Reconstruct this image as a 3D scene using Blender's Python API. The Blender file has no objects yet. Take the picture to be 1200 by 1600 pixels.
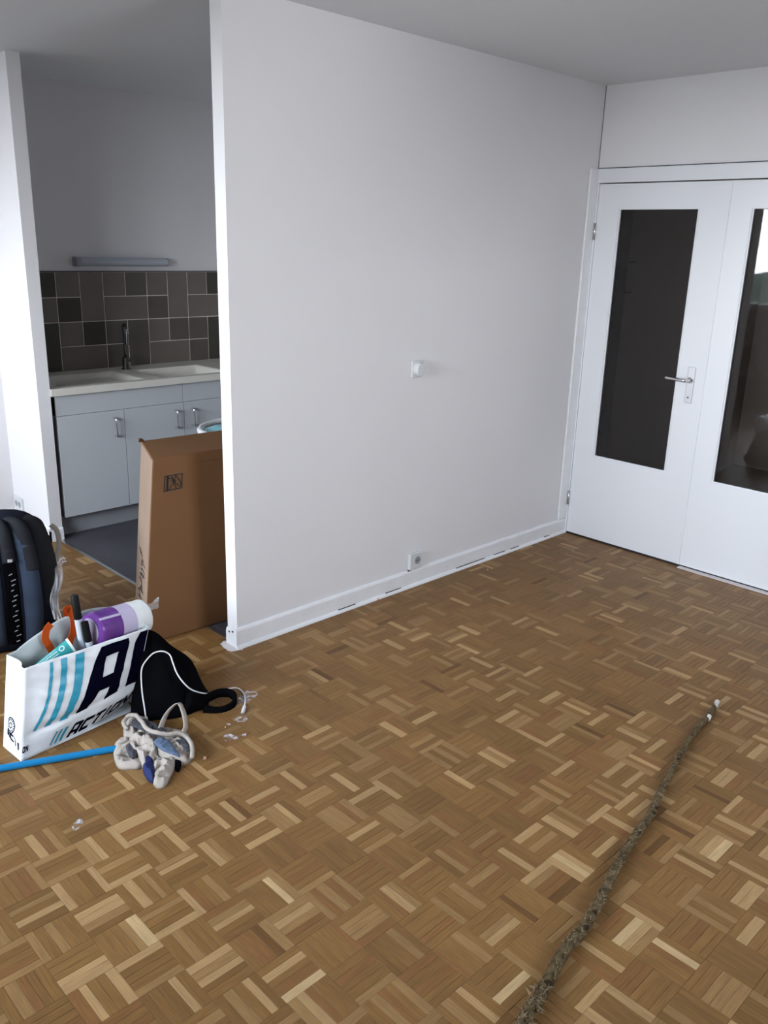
import bpy, bmesh, math, random
from mathutils import Vector, Matrix, noise
from mathutils.bvhtree import BVHTree
random.seed(7)
sc = bpy.context.scene
COL = sc.collection

# ---------------------------------------------------------------- camera
CAM = Vector((-4.3012, -2.7764, 1.6725))
ROT = Matrix(((0.71794108, 0.19064999, -0.66948726), (-0.69552632, 0.23563752, -0.67876218), (0.02835032, 0.95295726, 0.30177595)))
FPX = 1328.9
cd = bpy.data.cameras.new('camera'); co = bpy.data.objects.new('camera', cd); COL.objects.link(co)
cd.sensor_fit = 'HORIZONTAL'; cd.sensor_width = 36; cd.lens = FPX / 1200 * 36; cd.clip_start = .05
co.matrix_world = Matrix.Translation(CAM) @ ROT.to_4x4()
sc.camera = co

def ray(px, py):
    return ROT @ Vector((px - 600, 800 - py, -FPX))
def at(px, py, ax, val):                       # a point of a plane (ax = val) measured off the photograph
    d = ray(px, py); t = (val - CAM[ax]) / d[ax]
    return CAM + d * t

# ---------------------------------------------------------------- sky and light
w = bpy.data.worlds.new('sky'); sc.world = w; w.use_nodes = True
nt = w.node_tree; bg = nt.nodes['Background']
tc = nt.nodes.new('ShaderNodeTexCoord'); sx = nt.nodes.new('ShaderNodeSeparateXYZ'); cr = nt.nodes.new('ShaderNodeValToRGB')
nt.links.new(tc.outputs['Generated'], sx.inputs[0]); nt.links.new(sx.outputs['Z'], cr.inputs[0]); nt.links.new(cr.outputs[0], bg.inputs[0])
cr.color_ramp.elements[0].color = (.885, .935, 1.0, 1); cr.color_ramp.elements[0].position = 0
cr.color_ramp.elements[1].color = (.68, .82, 1.0, 1); cr.color_ramp.elements[1].position = .9
bg.inputs[1].default_value = 9.0
WIN_Y0, WIN_Y1, WIN_Z0, WIN_Z1, WX = -1.7, 1.76, 1.07, 2.32, -6.0
def portal(name, loc, rot, sx_, sy_):
    ld = bpy.data.lights.new(name, 'AREA'); ld.shape = 'RECTANGLE'; ld.size = sx_; ld.size_y = sy_
    ld.cycles.is_portal = True
    lo = bpy.data.objects.new(name, ld); COL.objects.link(lo); lo.location = loc; lo.rotation_euler = rot
portal('window_portal', (WX - .12, (WIN_Y0 + WIN_Y1) / 2, (WIN_Z0 + WIN_Z1) / 2), (0, -math.pi / 2, 0), WIN_Z1 - WIN_Z0, WIN_Y1 - WIN_Y0)
BW_X0, BW_X1, BW_Z0, BW_Z1 = -2.75, -1.75, 1.0, 2.15        # unseen second window, added behind the camera to brighten the partition
portal('fill_window_portal', ((BW_X0 + BW_X1) / 2, -4.12, (BW_Z0 + BW_Z1) / 2), (math.pi / 2, 0, 0), BW_X1 - BW_X0, BW_Z1 - BW_Z0)
sc.view_settings.view_transform = 'Standard'; sc.view_settings.look = 'None'
sc.view_settings.gamma = 1; sc.view_settings.use_curve_mapping = False
sc.view_settings.exposure = 1.95
try:
    sc.cycles.use_denoising = True; sc.cycles.denoiser = 'OPENIMAGEDENOISE'
    sc.cycles.max_bounces = 16; sc.cycles.diffuse_bounces = 10; sc.cycles.transparent_max_bounces = 16
    sc.cycles.sample_clamp_indirect = 10; sc.cycles.caustics_reflective = False; sc.cycles.caustics_refractive = False
except Exception: pass

# ---------------------------------------------------------------- materials
def srgb(r, g, b):
    f = lambda c: (c / 255 / 12.92) if c / 255 <= .04045 else ((c / 255 + .055) / 1.055) ** 2.4
    return (f(r), f(g), f(b), 1)
def mat(name, col, rough=.6, metal=0, spec=.5, bump=0, bscale=40, var=0, vscale=6, coat=0, sheen=0, alpha=1, trans=0, stretch=None):
    m = bpy.data.materials.new(name); m.use_nodes = True; n = m.node_tree; b = n.nodes['Principled BSDF']
    if len(col) == 3: col = srgb(*col)
    b.inputs['Base Color'].default_value = col; b.inputs['Roughness'].default_value = rough
    b.inputs['Metallic'].default_value = metal; b.inputs['Specular IOR Level'].default_value = spec
    b.inputs['Coat Weight'].default_value = coat; b.inputs['Sheen Weight'].default_value = sheen
    b.inputs['Alpha'].default_value = alpha; b.inputs['Transmission Weight'].default_value = trans
    t = n.nodes.new('ShaderNodeTexCoord'); src = t.outputs['Object']
    if stretch:
        mp = n.nodes.new('ShaderNodeMapping'); mp.inputs['Scale'].default_value = stretch; n.links.new(src, mp.inputs[0]); src = mp.outputs[0]
    if bump:
        k = n.nodes.new('ShaderNodeTexNoise'); k.inputs['Scale'].default_value = bscale; k.inputs['Detail'].default_value = 5
        n.links.new(src, k.inputs['Vector']); bp = n.nodes.new('ShaderNodeBump'); bp.inputs['Strength'].default_value = bump; bp.inputs['Distance'].default_value = .003
        n.links.new(k.outputs['Fac'], bp.inputs['Height']); n.links.new(bp.outputs[0], b.inputs['Normal'])
    if var:
        k = n.nodes.new('ShaderNodeTexNoise'); k.inputs['Scale'].default_value = vscale; k.inputs['Detail'].default_value = 4
        n.links.new(src, k.inputs['Vector']); r = n.nodes.new('ShaderNodeValToRGB')
        c0 = [max(0, c * (1 - var)) for c in col[:3]] + [1]; c1 = [min(1, c * (1 + var)) for c in col[:3]] + [1]
        r.color_ramp.elements[0].color = c0; r.color_ramp.elements[0].position = .3; r.color_ramp.elements[1].color = c1; r.color_ramp.elements[1].position = .7
        n.links.new(k.outputs['Fac'], r.inputs[0]); n.links.new(r.outputs[0], b.inputs['Base Color'])
    return m
M = {}
M['wall'] = mat('wall_paint', (.70, .69, .70, 1), .75, bump=.12, bscale=90, var=.015, vscale=1.5)
M['ceiling'] = mat('ceiling_paint', (.70, .72, .74, 1), .9, bump=.08, bscale=60)
M['trim'] = mat('trim_paint', (.76, .765, .78, 1), .4, bump=.1, bscale=50, var=.03, vscale=14)
M['door'] = mat('door_paint', (.71, .725, .75, 1), .33, bump=.04, bscale=30)
M['vinyl'] = mat('kitchen_vinyl', (.058, .056, .066, 1), .5, bump=.1, bscale=120, var=.2, vscale=5)
M['grout'] = mat('grout', (.80, .76, .68, 1), .9)
M['groove'] = mat('parquet_bed', (.06, .032, .014, 1), .8)
M['laminate'] = mat('white_laminate', (.47, .49, .51, 1), .35)
M['plinth'] = mat('plinth_grey', (.30, .31, .325, 1), .45)
M['carcass'] = mat('cabinet_carcass', (.30, .31, .32, 1), .5)
M['resin'] = mat('sink_resin', (.62, .60, .54, 1), .35, bump=.05, bscale=200)
M['chrome'] = mat('chrome', (.75, .76, .78, 1), .15, metal=1)
M['darkchrome'] = mat('dark_chrome', (.12, .12, .12, 1), .2, metal=1)  # dark base colour carries the backlit shade of the tap
M['alu'] = mat('aluminium', (.62, .62, .64, 1), .35, metal=1)
M['glass'] = mat('pane_glass', (1, 1, 1, 1), 0.0, trans=1); M['glass'].node_tree.nodes['Principled BSDF'].inputs['IOR'].default_value = 1.5
M['cardboard'] = mat('cardboard', (.165, .078, .031, 1), .8, bump=.08, bscale=30, var=.06, vscale=5, spec=.25)
M['cardlit'] = mat('cardboard_lit', (.26, .185, .135, 1), .8, var=.06, vscale=8, spec=.25)  # paler copy of the cardboard, the side light is put into the colour
M['ink'] = mat('black_ink', (.01, .008, .008, 1), .6)
M['black'] = mat('black_fabric', (.0022, .0022, .003, 1), .95, spec=.04, bump=.2, bscale=180)
M['blackplastic'] = mat('black_plastic', (.004, .004, .004, 1), .5, spec=.15)
M['navy'] = mat('navy_fabric', (.008, .010, .018, 1), .9, spec=.08, bump=.35, bscale=260, var=.25, vscale=12)
M['bluepad'] = mat('blue_grey_mesh', (.030, .042, .066, 1), .85, spec=.12, bump=.4, bscale=320, var=.12, vscale=10)
M['greypad'] = mat('dark_grey_fabric', (.016, .017, .020, 1), .9, spec=.12, bump=.3, bscale=260)
M['stitch'] = mat('white_stitch', (.30, .30, .33, 1), .7)
M['bag'] = mat('white_bag', (.72, .75, .78, 1), .38, bump=.25, bscale=22, spec=.5)
M['baginner'] = mat('bag_lining', (.40, .44, .44, 1), .5)
M['teal'] = mat('teal_print', srgb(36, 150, 178), .4)
M['navyink'] = mat('navy_print', (.0012, .0012, .009, 1), .8, spec=.03)
M['orange'] = mat('orange_webbing', (.50, .075, .010, 1), .8, spec=.1, bump=.2, bscale=200)
M['purple'] = mat('purple_wrap', (.14, .045, .26, 1), .25, bump=.3, bscale=60, var=.15, vscale=20)
M['lilac'] = mat('lilac_wrap', (.56, .50, .68, 1), .25, bump=.3, bscale=60)
M['paper'] = mat('white_wrap', (.80, .82, .82, 1), .3, bump=.2, bscale=50)
M['film'] = mat('clear_film', (.82, .82, .84, 1), .15, alpha=.38, bump=.4, bscale=40)
M['tube'] = mat('teal_tube', (.02, .25, .25, 1), .35)
M['tubewhite'] = mat('white_plastic', (.60, .61, .62, 1), .4)
M['greyplastic'] = mat('pale_grey_plastic', (.42, .46, .52, 1), .35)
M['pole'] = mat('blue_lacquer', (.006, .17, .38, 1), .3)
M['cable'] = mat('white_cable', (.75, .74, .76, 1), .45)
M['canvas'] = mat('beige_canvas', (.38, .335, .295, 1), .95, spec=.1, bump=.4, bscale=160, var=.12, vscale=22)
M['denim'] = mat('denim_blue', (.075, .11, .175, 1), .9, bump=.4, bscale=220, var=.2, vscale=60)
M['cobalt'] = mat('cobalt_cloth', (.003, .012, .085, 1), .8, bump=.2, bscale=200)
M['greycloth'] = mat('grey_lining', (.045, .045, .055, 1), .9, bump=.4, bscale=160, var=.3, vscale=30)
M['bark'] = mat('bark', (.088, .062, .030, 1), .95, spec=.15, bump=.9, bscale=90, var=.6, vscale=55)
M['barkdark'] = mat('bark_knot', (.035, .022, .014, 1), .95, spec=.03)
M['shred'] = mat('bark_shred', (.17, .12, .065, 1), .9, var=.3, vscale=40)
M['paleend'] = mat('pale_cut_wood', (.62, .58, .55, 1), .6)
M['plaster'] = mat('plaster_smear', (.62, .58, .58, 1), .9, bump=.3, bscale=120)
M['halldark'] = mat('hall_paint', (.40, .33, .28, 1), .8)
M['hallblack'] = mat('hall_black', (.004, .004, .004, 1), .8)
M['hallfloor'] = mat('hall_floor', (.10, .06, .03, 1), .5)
M['leaf'] = mat('leaf', (.02, .05, .018, 1), .4)
M['terracotta'] = mat('dark_pot', (.03, .026, .024, 1), .6)
M['tree'] = mat('tree_foliage', (.025, .034, .026, 1), .9, var=.4, vscale=2)
M['ground'] = mat('outside_ground', (.12, .13, .12, 1), .95)
M['lampcover'] = mat('lamp_diffuser', (.40, .43, .48, 1), .35)
M['lampend'] = mat('lamp_end', (.26, .28, .30, 1), .4)
M['bluebin'] = mat('pale_blue_film', (.30, .62, .70, 1), .3)
M['crumb'] = mat('crumb', (.62, .38, .24, 1), .8)
tilemats = [mat('tile_taupe', (.135, .115, .095, 1), .42, bump=.05, var=.06, vscale=8), mat('tile_brown', (.085, .070, .060, 1), .42, bump=.05, var=.08, vscale=8), mat('tile_dark', (.032, .028, .017, 1), .42, bump=.05, var=.08, vscale=8)]
# smear with a broken edge
def smear_mat():
    m = bpy.data.materials.new('plaster_dust'); m.use_nodes = True; n = m.node_tree; b = n.nodes['Principled BSDF']
    b.inputs['Base Color'].default_value = (.66, .62, .64, 1); b.inputs['Roughness'].default_value = .9
    t = n.nodes.new('ShaderNodeTexCoord'); k = n.nodes.new('ShaderNodeTexNoise'); k.inputs['Scale'].default_value = 45; k.inputs['Detail'].default_value = 6
    r = n.nodes.new('ShaderNodeValToRGB'); r.color_ramp.elements[0].position = .42; r.color_ramp.elements[1].position = .62
    r.color_ramp.elements[1].color = (.75, .75, .75, 1)
    n.links.new(t.outputs['Object'], k.inputs['Vector']); n.links.new(k.outputs['Fac'], r.inputs[0]); n.links.new(r.outputs[0], b.inputs['Alpha'])
    return m
M['dust'] = smear_mat()
def pane_mat(name, tint, ior):
    m = bpy.data.materials.new(name); m.use_nodes = True; n = m.node_tree; n.nodes.clear(); L = n.links.new
    o = n.nodes.new('ShaderNodeOutputMaterial'); mx = n.nodes.new('ShaderNodeMixShader'); t = n.nodes.new('ShaderNodeBsdfTransparent'); g = n.nodes.new('ShaderNodeBsdfGlossy')
    t.inputs[0].default_value = tint; g.inputs['Roughness'].default_value = .02; fr_ = n.nodes.new('ShaderNodeFresnel'); fr_.inputs[0].default_value = ior
    L(fr_.outputs[0], mx.inputs[0]); L(t.outputs[0], mx.inputs[1]); L(g.outputs[0], mx.inputs[2]); L(mx.outputs[0], o.inputs[0]); return m
M['wglass'] = pane_mat('window_glass', (.962, .96, .96, 1), 1.35)
M['glass'] = pane_mat('pane_glass', (.90, .90, .90, 1), 1.42)
def parquet_mat(single):
    m = bpy.data.materials.new('oak_strip' if single else 'oak_strips'); m.use_nodes = True; n = m.node_tree; b = n.nodes['Principled BSDF']
    L = n.links.new
    if single:
        oi = n.nodes.new('ShaderNodeObjectInfo'); col = oi.outputs['Color']
    else:
        a = n.nodes.new('ShaderNodeAttribute'); a.attribute_name = 'Col'; col = a.outputs['Color']
    uv = n.nodes.new('ShaderNodeUVMap'); uv.uv_map = 'UV'
    src = uv.outputs[0]
    if single:
        ad = n.nodes.new('ShaderNodeVectorMath'); ad.operation = 'ADD'; L(src, ad.inputs[0]); L(oi.outputs['Location'], ad.inputs[1]); src = ad.outputs[0]
    mp = n.nodes.new('ShaderNodeMapping'); mp.inputs['Scale'].default_value = (14, 190, 1); L(src, mp.inputs[0])
    k = n.nodes.new('ShaderNodeTexNoise'); k.inputs['Scale'].default_value = 1; k.inputs['Detail'].default_value = 6; L(mp.outputs[0], k.inputs['Vector'])
    r = n.nodes.new('ShaderNodeMapRange'); r.inputs[1].default_value = .3; r.inputs[2].default_value = .7; r.inputs[3].default_value = .80; r.inputs[4].default_value = 1.14; L(k.outputs['Fac'], r.inputs[0])
    mx = n.nodes.new('ShaderNodeVectorMath'); mx.operation = 'SCALE'; L(col, mx.inputs[0]); L(r.outputs[0], mx.inputs['Scale']); L(mx.outputs[0], b.inputs['Base Color'])
    b.inputs['Roughness'].default_value = .45; b.inputs['Specular IOR Level'].default_value = .22
    bp = n.nodes.new('ShaderNodeBump'); bp.inputs['Strength'].default_value = .12; bp.inputs['Distance'].default_value = .001; L(k.outputs['Fac'], bp.inputs['Height']); L(bp.outputs[0], b.inputs['Normal'])
    return m
M['oak'] = parquet_mat(True); M['oaks'] = parquet_mat(False)

# ---------------------------------------------------------------- helpers
def link(name, me, m=None, parent=None):
    o = bpy.data.objects.new(name, me); COL.objects.link(o)
    if m is not None and me is not None: me.materials.append(m)
    if parent is not None: o.parent = parent
    return o
def obj(name, bm, m, parent=None, smooth=False):
    bmesh.ops.recalc_face_normals(bm, faces=bm.faces)
    me = bpy.data.meshes.new(name); bm.to_mesh(me); bm.free()
    if smooth:
        for p in me.polygons: p.use_smooth = True
    o = link(name, me, m, parent)
    if smooth:
        md = o.modifiers.new('edges', 'EDGE_SPLIT') if smooth == 'split' else None
        if md: md.split_angle = math.radians(40)
    return o
def thing(name, label, cat, loc=(0, 0, 0), group=None):
    o = bpy.data.objects.new(name, None); COL.objects.link(o); o.location = loc; o.empty_display_size = .05
    o['label'] = label; o['category'] = cat
    if group: o['group'] = group
    bpy.context.view_layer.update()
    return o
def tag(o, label, cat, group=None):
    o['label'] = label; o['category'] = cat
    if group: o['group'] = group
    return o
def keep(o, root):                             # parent without moving: geometry is written in room coordinates
    o.parent = root; o.matrix_parent_inverse = Matrix.Translation(root.location).inverted()
    return o
def struct(name, bm, m, label=None, bev=0):
    o = obj(name, bm, m); o['kind'] = 'structure'
    if label: o['label'] = label
    if bev: bevel(o, bev)
    return o
def box(bm, x0, y0, z0, x1, y1, z1):
    vs = [bm.verts.new(p) for p in [(x0, y0, z0), (x1, y0, z0), (x1, y1, z0), (x0, y1, z0), (x0, y0, z1), (x1, y0, z1), (x1, y1, z1), (x0, y1, z1)]]
    for f in [(0, 3, 2, 1), (4, 5, 6, 7), (0, 1, 5, 4), (1, 2, 6, 5), (2, 3, 7, 6), (3, 0, 4, 7)]: bm.faces.new([vs[i] for i in f])
    return vs
def B(x0, y0, z0, x1, y1, z1):
    bm = bmesh.new(); box(bm, x0, y0, z0, x1, y1, z1); return bm
def hexa(pts):
    bm = bmesh.new(); vs = [bm.verts.new(p) for p in pts]
    for f in [(0, 3, 2, 1), (4, 5, 6, 7), (0, 1, 5, 4), (1, 2, 6, 5), (2, 3, 7, 6), (3, 0, 4, 7)]: bm.faces.new([vs[i] for i in f])
    return bm
def bevel(o, wd, seg=2):
    md = o.modifiers.new('bevel', 'BEVEL'); md.width = wd; md.segments = seg; md.limit_method = 'ANGLE'; return o
def frame_at(p, q):
    d = (q - p).normalized(); u = d.orthogonal().normalized(); return d, u, d.cross(u)
def tube(bm, pts, rad, seg=12, cap=True):
    pts = [Vector(p) for p in pts]; rings = []
    n = len(pts); R = rad if hasattr(rad, '__len__') else [rad] * n
    T = [(pts[min(i + 1, n - 1)] - pts[max(i - 1, 0)]).normalized() for i in range(n)]
    u = T[0].orthogonal().normalized()
    for i in range(n):
        u = (u - T[i] * u.dot(T[i])).normalized(); v = T[i].cross(u)
        rings.append([bm.verts.new(pts[i] + (u * math.cos(a) + v * math.sin(a)) * R[i]) for a in [2 * math.pi * k / seg for k in range(seg)]])
    for i in range(n - 1):
        for k in range(seg): bm.faces.new([rings[i][k], rings[i][(k + 1) % seg], rings[i + 1][(k + 1) % seg], rings[i + 1][k]])
    if cap: bm.faces.new(rings[0][::-1]); bm.faces.new(rings[-1])
    return rings
def smooth_path(pts, k=6):
    pts = [Vector(p) for p in pts]; out = []
    for i in range(len(pts) - 1):
        p0 = pts[max(i - 1, 0)]; p1 = pts[i]; p2 = pts[i + 1]; p3 = pts[min(i + 2, len(pts) - 1)]
        for j in range(k):
            t = j / k
            out.append(.5 * ((2 * p1) + (p2 - p0) * t + (2 * p0 - 5 * p1 + 4 * p2 - p3) * t * t + (3 * p1 - p0 - 3 * p2 + p3) * t ** 3))
    out.append(pts[-1]); return out
def T(pts, r, seg=12):
    bm = bmesh.new(); tube(bm, pts, r, seg); return bm
def ribbon(pts, wdir, wd, th=.002):
    """a flat strap: centre line, width direction per point or one"""
    bm = bmesh.new(); pts = [Vector(p) for p in pts]; n = len(pts); rows = []
    for i, p in enumerate(pts):
        t = (pts[min(i + 1, n - 1)] - pts[max(i - 1, 0)]).normalized(); wv = Vector(wdir[i] if hasattr(wdir[0], '__len__') else wdir)
        wv = (wv - t * wv.dot(t)).normalized(); nn = t.cross(wv)
        rows.append([bm.verts.new(p + wv * a * wd / 2 + nn * b * th / 2) for a, b in ((-1, -1), (1, -1), (1, 1), (-1, 1))])
    for i in range(n - 1):
        for k in range(4): bm.faces.new([rows[i][k], rows[i][(k + 1) % 4], rows[i + 1][(k + 1) % 4], rows[i + 1][k]])
    bm.faces.new(rows[0][::-1]); bm.faces.new(rows[-1]); return bm
def grid(fn, nu, nv, closed_u=False):
    bm = bmesh.new(); V = [[bm.verts.new(fn(i / nu, j / nv)) for j in range(nv + 1)] for i in range(nu if closed_u else nu + 1)]
    for i in range(nu):
        a = V[i]; b = V[(i + 1) % nu] if closed_u else V[i + 1]
        for j in range(nv): bm.faces.new([a[j], b[j], b[j + 1], a[j + 1]])
    return bm, V
def nz(v, s=1.0): return noise.noise(Vector(v) * s)

# ---------------------------------------------------------------- the room
H = 2.5
XE, XJ = -2.42, -2.455          # partition end, corridor wall face
# floor bed + parquet
FL = struct('floor', B(-6, -4, -.03, 0, 2.27, -.0022), M['groove'], 'mosaic oak parquet floor in brown and pale strips')
bmk = B(-2.40, .07, -.03, 0, 2.36, -.0005)
struct('floor_kitchen', bmk, M['vinyl'], 'dark grey vinyl floor of the kitchen')
th = struct('trim_threshold', B(-2.412, .07, -.002, -2.396, 1.775, .002), M['alu'])
P, X0 = .12, -.008
def strip_mesh(L_, W_):
    bm = bmesh.new(); c = .0005; g = .0003
    b = [bm.verts.new((sx * (L_ / 2 - g), sy * (W_ / 2 - g), -.003)) for sx, sy in ((-1, -1), (1, -1), (1, 1), (-1, 1))]
    t = [bm.verts.new((sx * (L_ / 2 - g - c), sy * (W_ / 2 - g - c), 0)) for sx, sy in ((-1, -1), (1, -1), (1, 1), (-1, 1))]
    m_ = [bm.verts.new((sx * (L_ / 2 - g), sy * (W_ / 2 - g), -.0005)) for sx, sy in ((-1, -1), (1, -1), (1, 1), (-1, 1))]
    bm.faces.new(t)
    for k in range(4):
        bm.faces.new([m_[k], m_[(k + 1) % 4], t[(k + 1) % 4], t[k]]); bm.faces.new([b[k], b[(k + 1) % 4], m_[(k + 1) % 4], m_[k]])
    uvl = bm.loops.layers.uv.new('UV')
    for f in bm.faces:
        for l in f.loops: l[uvl].uv = (l.vert.co.x, l.vert.co.y)
    me = bpy.data.meshes.new('parquet_strip'); bm.to_mesh(me); bm.free(); me.materials.append(M['oak']); return me
OAK = {'mid': Vector((.200, .104, .034)), 'light': Vector((.36, .222, .098)), 'pale': Vector((.47, .32, .16)), 'dark': Vector((.120, .058, .019)), 'red': Vector((.195, .092, .032))}
def oak_colour(base, kind=None):
    r = random.random(); mid, light, dark, red = OAK['mid'], OAK['light'], OAK['dark'], OAK['red']
    if kind: c = OAK[kind]
    elif r < .04: c = light
    elif r < .20: c = mid.lerp(light, .38)
    elif r < .28: c = mid.lerp(dark, .3)
    elif r < .285: c = dark
    elif r < .40: c = red
    else: c = mid
    c = c * base * random.uniform(.95, 1.05)
    return (c.x, c.y, c.z, 1)
strips = []
nx = int(6 / P) + 2; ny0 = int(-4 / P) - 1; ny1 = int(2.27 / P) + 1
for i in range(-nx, 1):
    for j in range(ny0, ny1):
        bx, by = X0 + i * P, j * P
        cx, cy = bx + P / 2, by + P / 2
        if cx < -5.95 or cx > -.02 or cy < -3.95 or cy > 2.2: continue
        if cy > .04 and cx > -2.41: continue
        if cy > -.01 and cx > -2.41: continue
        if i == 0: continue
        base = random.uniform(.90, 1.1)
        # widths of the five strips
        ws = [random.choice((.020, .022, .024, .026, .028)) for _ in range(4)]
        last = P - sum(ws)
        if last < .015 or last > .034: ws = [.024] * 4; last = .024
        ws.append(round(last, 4)); random.shuffle(ws)
        along_x = ((i + 30) + (j + 11)) % 2 == 0
        acc = 0
        for wd in ws:
            c = acc + wd / 2; acc += wd
            pos = (cx, by + c) if along_x else (bx + c, cy)
            strips.append((pos[0], pos[1], 0 if along_x else 90, wd, oak_colour(base), random.uniform(-.0003, .0003)))
# the block at X0-31P... of the photo runs along x: fix parity against x=-3.608,y=-1.32
q = ROT.transposed()
# strips that stand out in the photograph keep their own tone (points read off the picture, laid on the floor)
seen = []
for cx, cy in [(247,95),(130,245),(300,255),(360,215),(445,165),(465,205),(575,115),(550,215),(565,290),(730,130),(660,45),(840,85),(790,175),(830,220),(940,165),(1065,45),(1140,195),(600,415),(740,470),(440,590),(320,430),(310,465),(420,335),(205,400),(140,460),(300,345),(925,460),(910,600),(875,640),(650,600),(590,700),(990,760),(520,520),(270,670),(445,395),(700,300)]:
    seen.append((cx / 2, 1200 + cy / 2, 'light'))
for cx, cy in [(880,385),(455,500),(950,680)]: seen.append((cx / 2, 1200 + cy / 2, 'pale'))
for cx, cy in [(60,110),(230,20),(265,215),(450,120),(620,115),(655,215),(720,240),(770,25),(580,490),(620,510),(405,560),(455,690),(515,580),(380,790),(260,350),(250,600),(130,620),(140,790),(1040,595),(1110,810),(920,690),(1010,530),(1140,270),(980,370),(1030,395),(620,1110),(1080,910),(1130,1100),(20,1060),(440,1440),(480,1190),(1140,1010)]:
    seen.append((780 + cx / 2.857, 1080 + cy / 2.857, 'light'))
for cx, cy in [(310,765),(960,740),(550,1075),(780,1170),(60,1340)]: seen.append((780 + cx / 2.857, 1080 + cy / 2.857, 'pale'))
for cx, cy in [(770,610),(280,890),(385,175),(920,445)]: seen.append((780 + cx / 2.857, 1080 + cy / 2.857, 'dark'))
for px_, py_, kind in seen:
    p = at(px_, py_, 2, 0)
    for k, s_ in enumerate(strips):
        dx, dy = p.x - s_[0], p.y - s_[1]
        if s_[2]: dx, dy = dy, dx
        if abs(dx) <= P / 2 and abs(dy) <= s_[3] / 2:
            strips[k] = s_[:4] + (oak_colour(1, kind), s_[5]); break
def proj(x, y):
    v = q @ (Vector((x, y, 0)) - CAM)
    if v.z > -.05: return None
    return 600 + FPX * v.x / -v.z, 800 - FPX * v.y / -v.z, -v.z
def rank(s):
    p = proj(s[0], s[1])
    if p is None or not (-10 < p[0] < 1210 and -10 < p[1] < 1610): return 1e9
    return p[2]
strips.sort(key=rank)
meshes = {}
for s in strips[:300]:
    if s[3] not in meshes: meshes[s[3]] = strip_mesh(P, s[3])
    o = link('parquet_strip', meshes[s[3]], None, FL)
    o.location = (s[0], s[1], s[5]); o.rotation_euler = (0, 0, math.radians(s[2])); o.color = s[4]
verts, faces, cols, uvs = [], [], [], []
for s in strips[300:]:
    L_, W_ = P, s[3]; g = .0003; c = .0005; n0 = len(verts)
    ru, rv = random.uniform(0, 50), random.uniform(0, 50)
    loc = []
    for (dd, z) in ((g, -.0025), (g, -.0005), (g + c, 0)):
        for sx_, sy_ in ((-1, -1), (1, -1), (1, 1), (-1, 1)):
            lx, ly = sx_ * (L_ / 2 - dd), sy_ * (W_ / 2 - dd)
            loc.append((lx, ly)); X, Y = (lx, ly) if s[2] == 0 else (-ly, lx)
            verts.append((s[0] + X, s[1] + Y, z + s[5]))
    fl = [(8, 9, 10, 11)] + [(4 + k, 4 + (k + 1) % 4, 8 + (k + 1) % 4, 8 + k) for k in range(4)] + [(k, (k + 1) % 4, 4 + (k + 1) % 4, 4 + k) for k in range(4)]
    for f in fl:
        faces.append([n0 + a for a in f])
        for a in f: cols.extend(s[4]); uvs.extend((loc[a][0] + ru, loc[a][1] + rv))
me = bpy.data.meshes.new('parquet_strips'); me.from_pydata(verts, [], faces)
ca = me.color_attributes.new('Col', 'FLOAT_COLOR', 'CORNER'); ca.data.foreach_set('color', cols)
ul = me.uv_layers.new(name='UV'); ul.data.foreach_set('uv', uvs)
o = link('parquet_strips', me, M['oaks'], FL); o['kind'] = 'stuff'

struct('ceiling', B(-6.2, -4.2, H, .1, 2.6, H + .1), M['ceiling'], 'white painted ceiling')
struct('wall_partition', B(XE, 0, 0, .0, .07, H), M['wall'], 'wide white partition wall between living room and kitchen')
struct('wall_jamb', B(XJ, 1.775, 0, -2.386, 2.36, H), M['wall'], 'short white wall left of the kitchen opening')
struct('wall_corridor', B(-6.1, 2.265, 0, XJ, 2.46, H), M['wall'])
WK = struct('wall_kitchen', B(XJ, 2.36, 0, .1, 2.46, H), M['wall'], 'white wall above the kitchen tiles')
bm = bmesh.new()
box(bm, -6.1, -4.1, 0, .1, -4, BW_Z0); box(bm, -6.1, -4.1, BW_Z1, .1, -4, H); box(bm, -6.1, -4.1, BW_Z0, BW_X0, -4, BW_Z1); box(bm, BW_X1, -4.1, BW_Z0, .1, -4, BW_Z1)
struct('wall_back', bm, M['wall'])
WR = obj('fill_window', B(BW_X0 - .03, -4.12, BW_Z0 - .03, BW_X1 + .03, -3.96, BW_Z0), M['trim']); WR['kind'] = 'structure'  # rear window added as extra light for the partition wall
for k in range(3):
    pw = (BW_X1 - BW_X0) / 3; x0 = BW_X0 + k * pw; x1 = x0 + pw; f = .045; bm = bmesh.new()
    box(bm, x0, -4.08, BW_Z0, x0 + f, -4.02, BW_Z1); box(bm, x1 - f, -4.08, BW_Z0, x1, -4.02, BW_Z1); box(bm, x0 + f, -4.08, BW_Z0, x1 - f, -4.02, BW_Z0 + f); box(bm, x0 + f, -4.08, BW_Z1 - f, x1 - f, -4.02, BW_Z1)
    obj('window_frame', bm, M['trim'], WR)
struct('wall_kitchen_end', B(-.0, .07, 0, .1, 2.36, H), M['wall'])
bm = bmesh.new()
box(bm, .0, -1.53, 2.088, .1, 0.07, H); box(bm, 0, -4, 0, .1, -1.53, H)
struct('wall_door', bm, M['wall'], 'white wall above and beside the double door')
bm = bmesh.new()
box(bm, WX - .15, -4, 0, WX, 2.27, WIN_Z0); box(bm, WX - .15, -4, WIN_Z1, WX, 2.27, H)
box(bm, WX - .15, -4, WIN_Z0, WX, WIN_Y0, WIN_Z1); box(bm, WX - .15, WIN_Y1, WIN_Z0, WX, 2.27, WIN_Z1)
struct('wall_window', bm, M['wall'])
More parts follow.
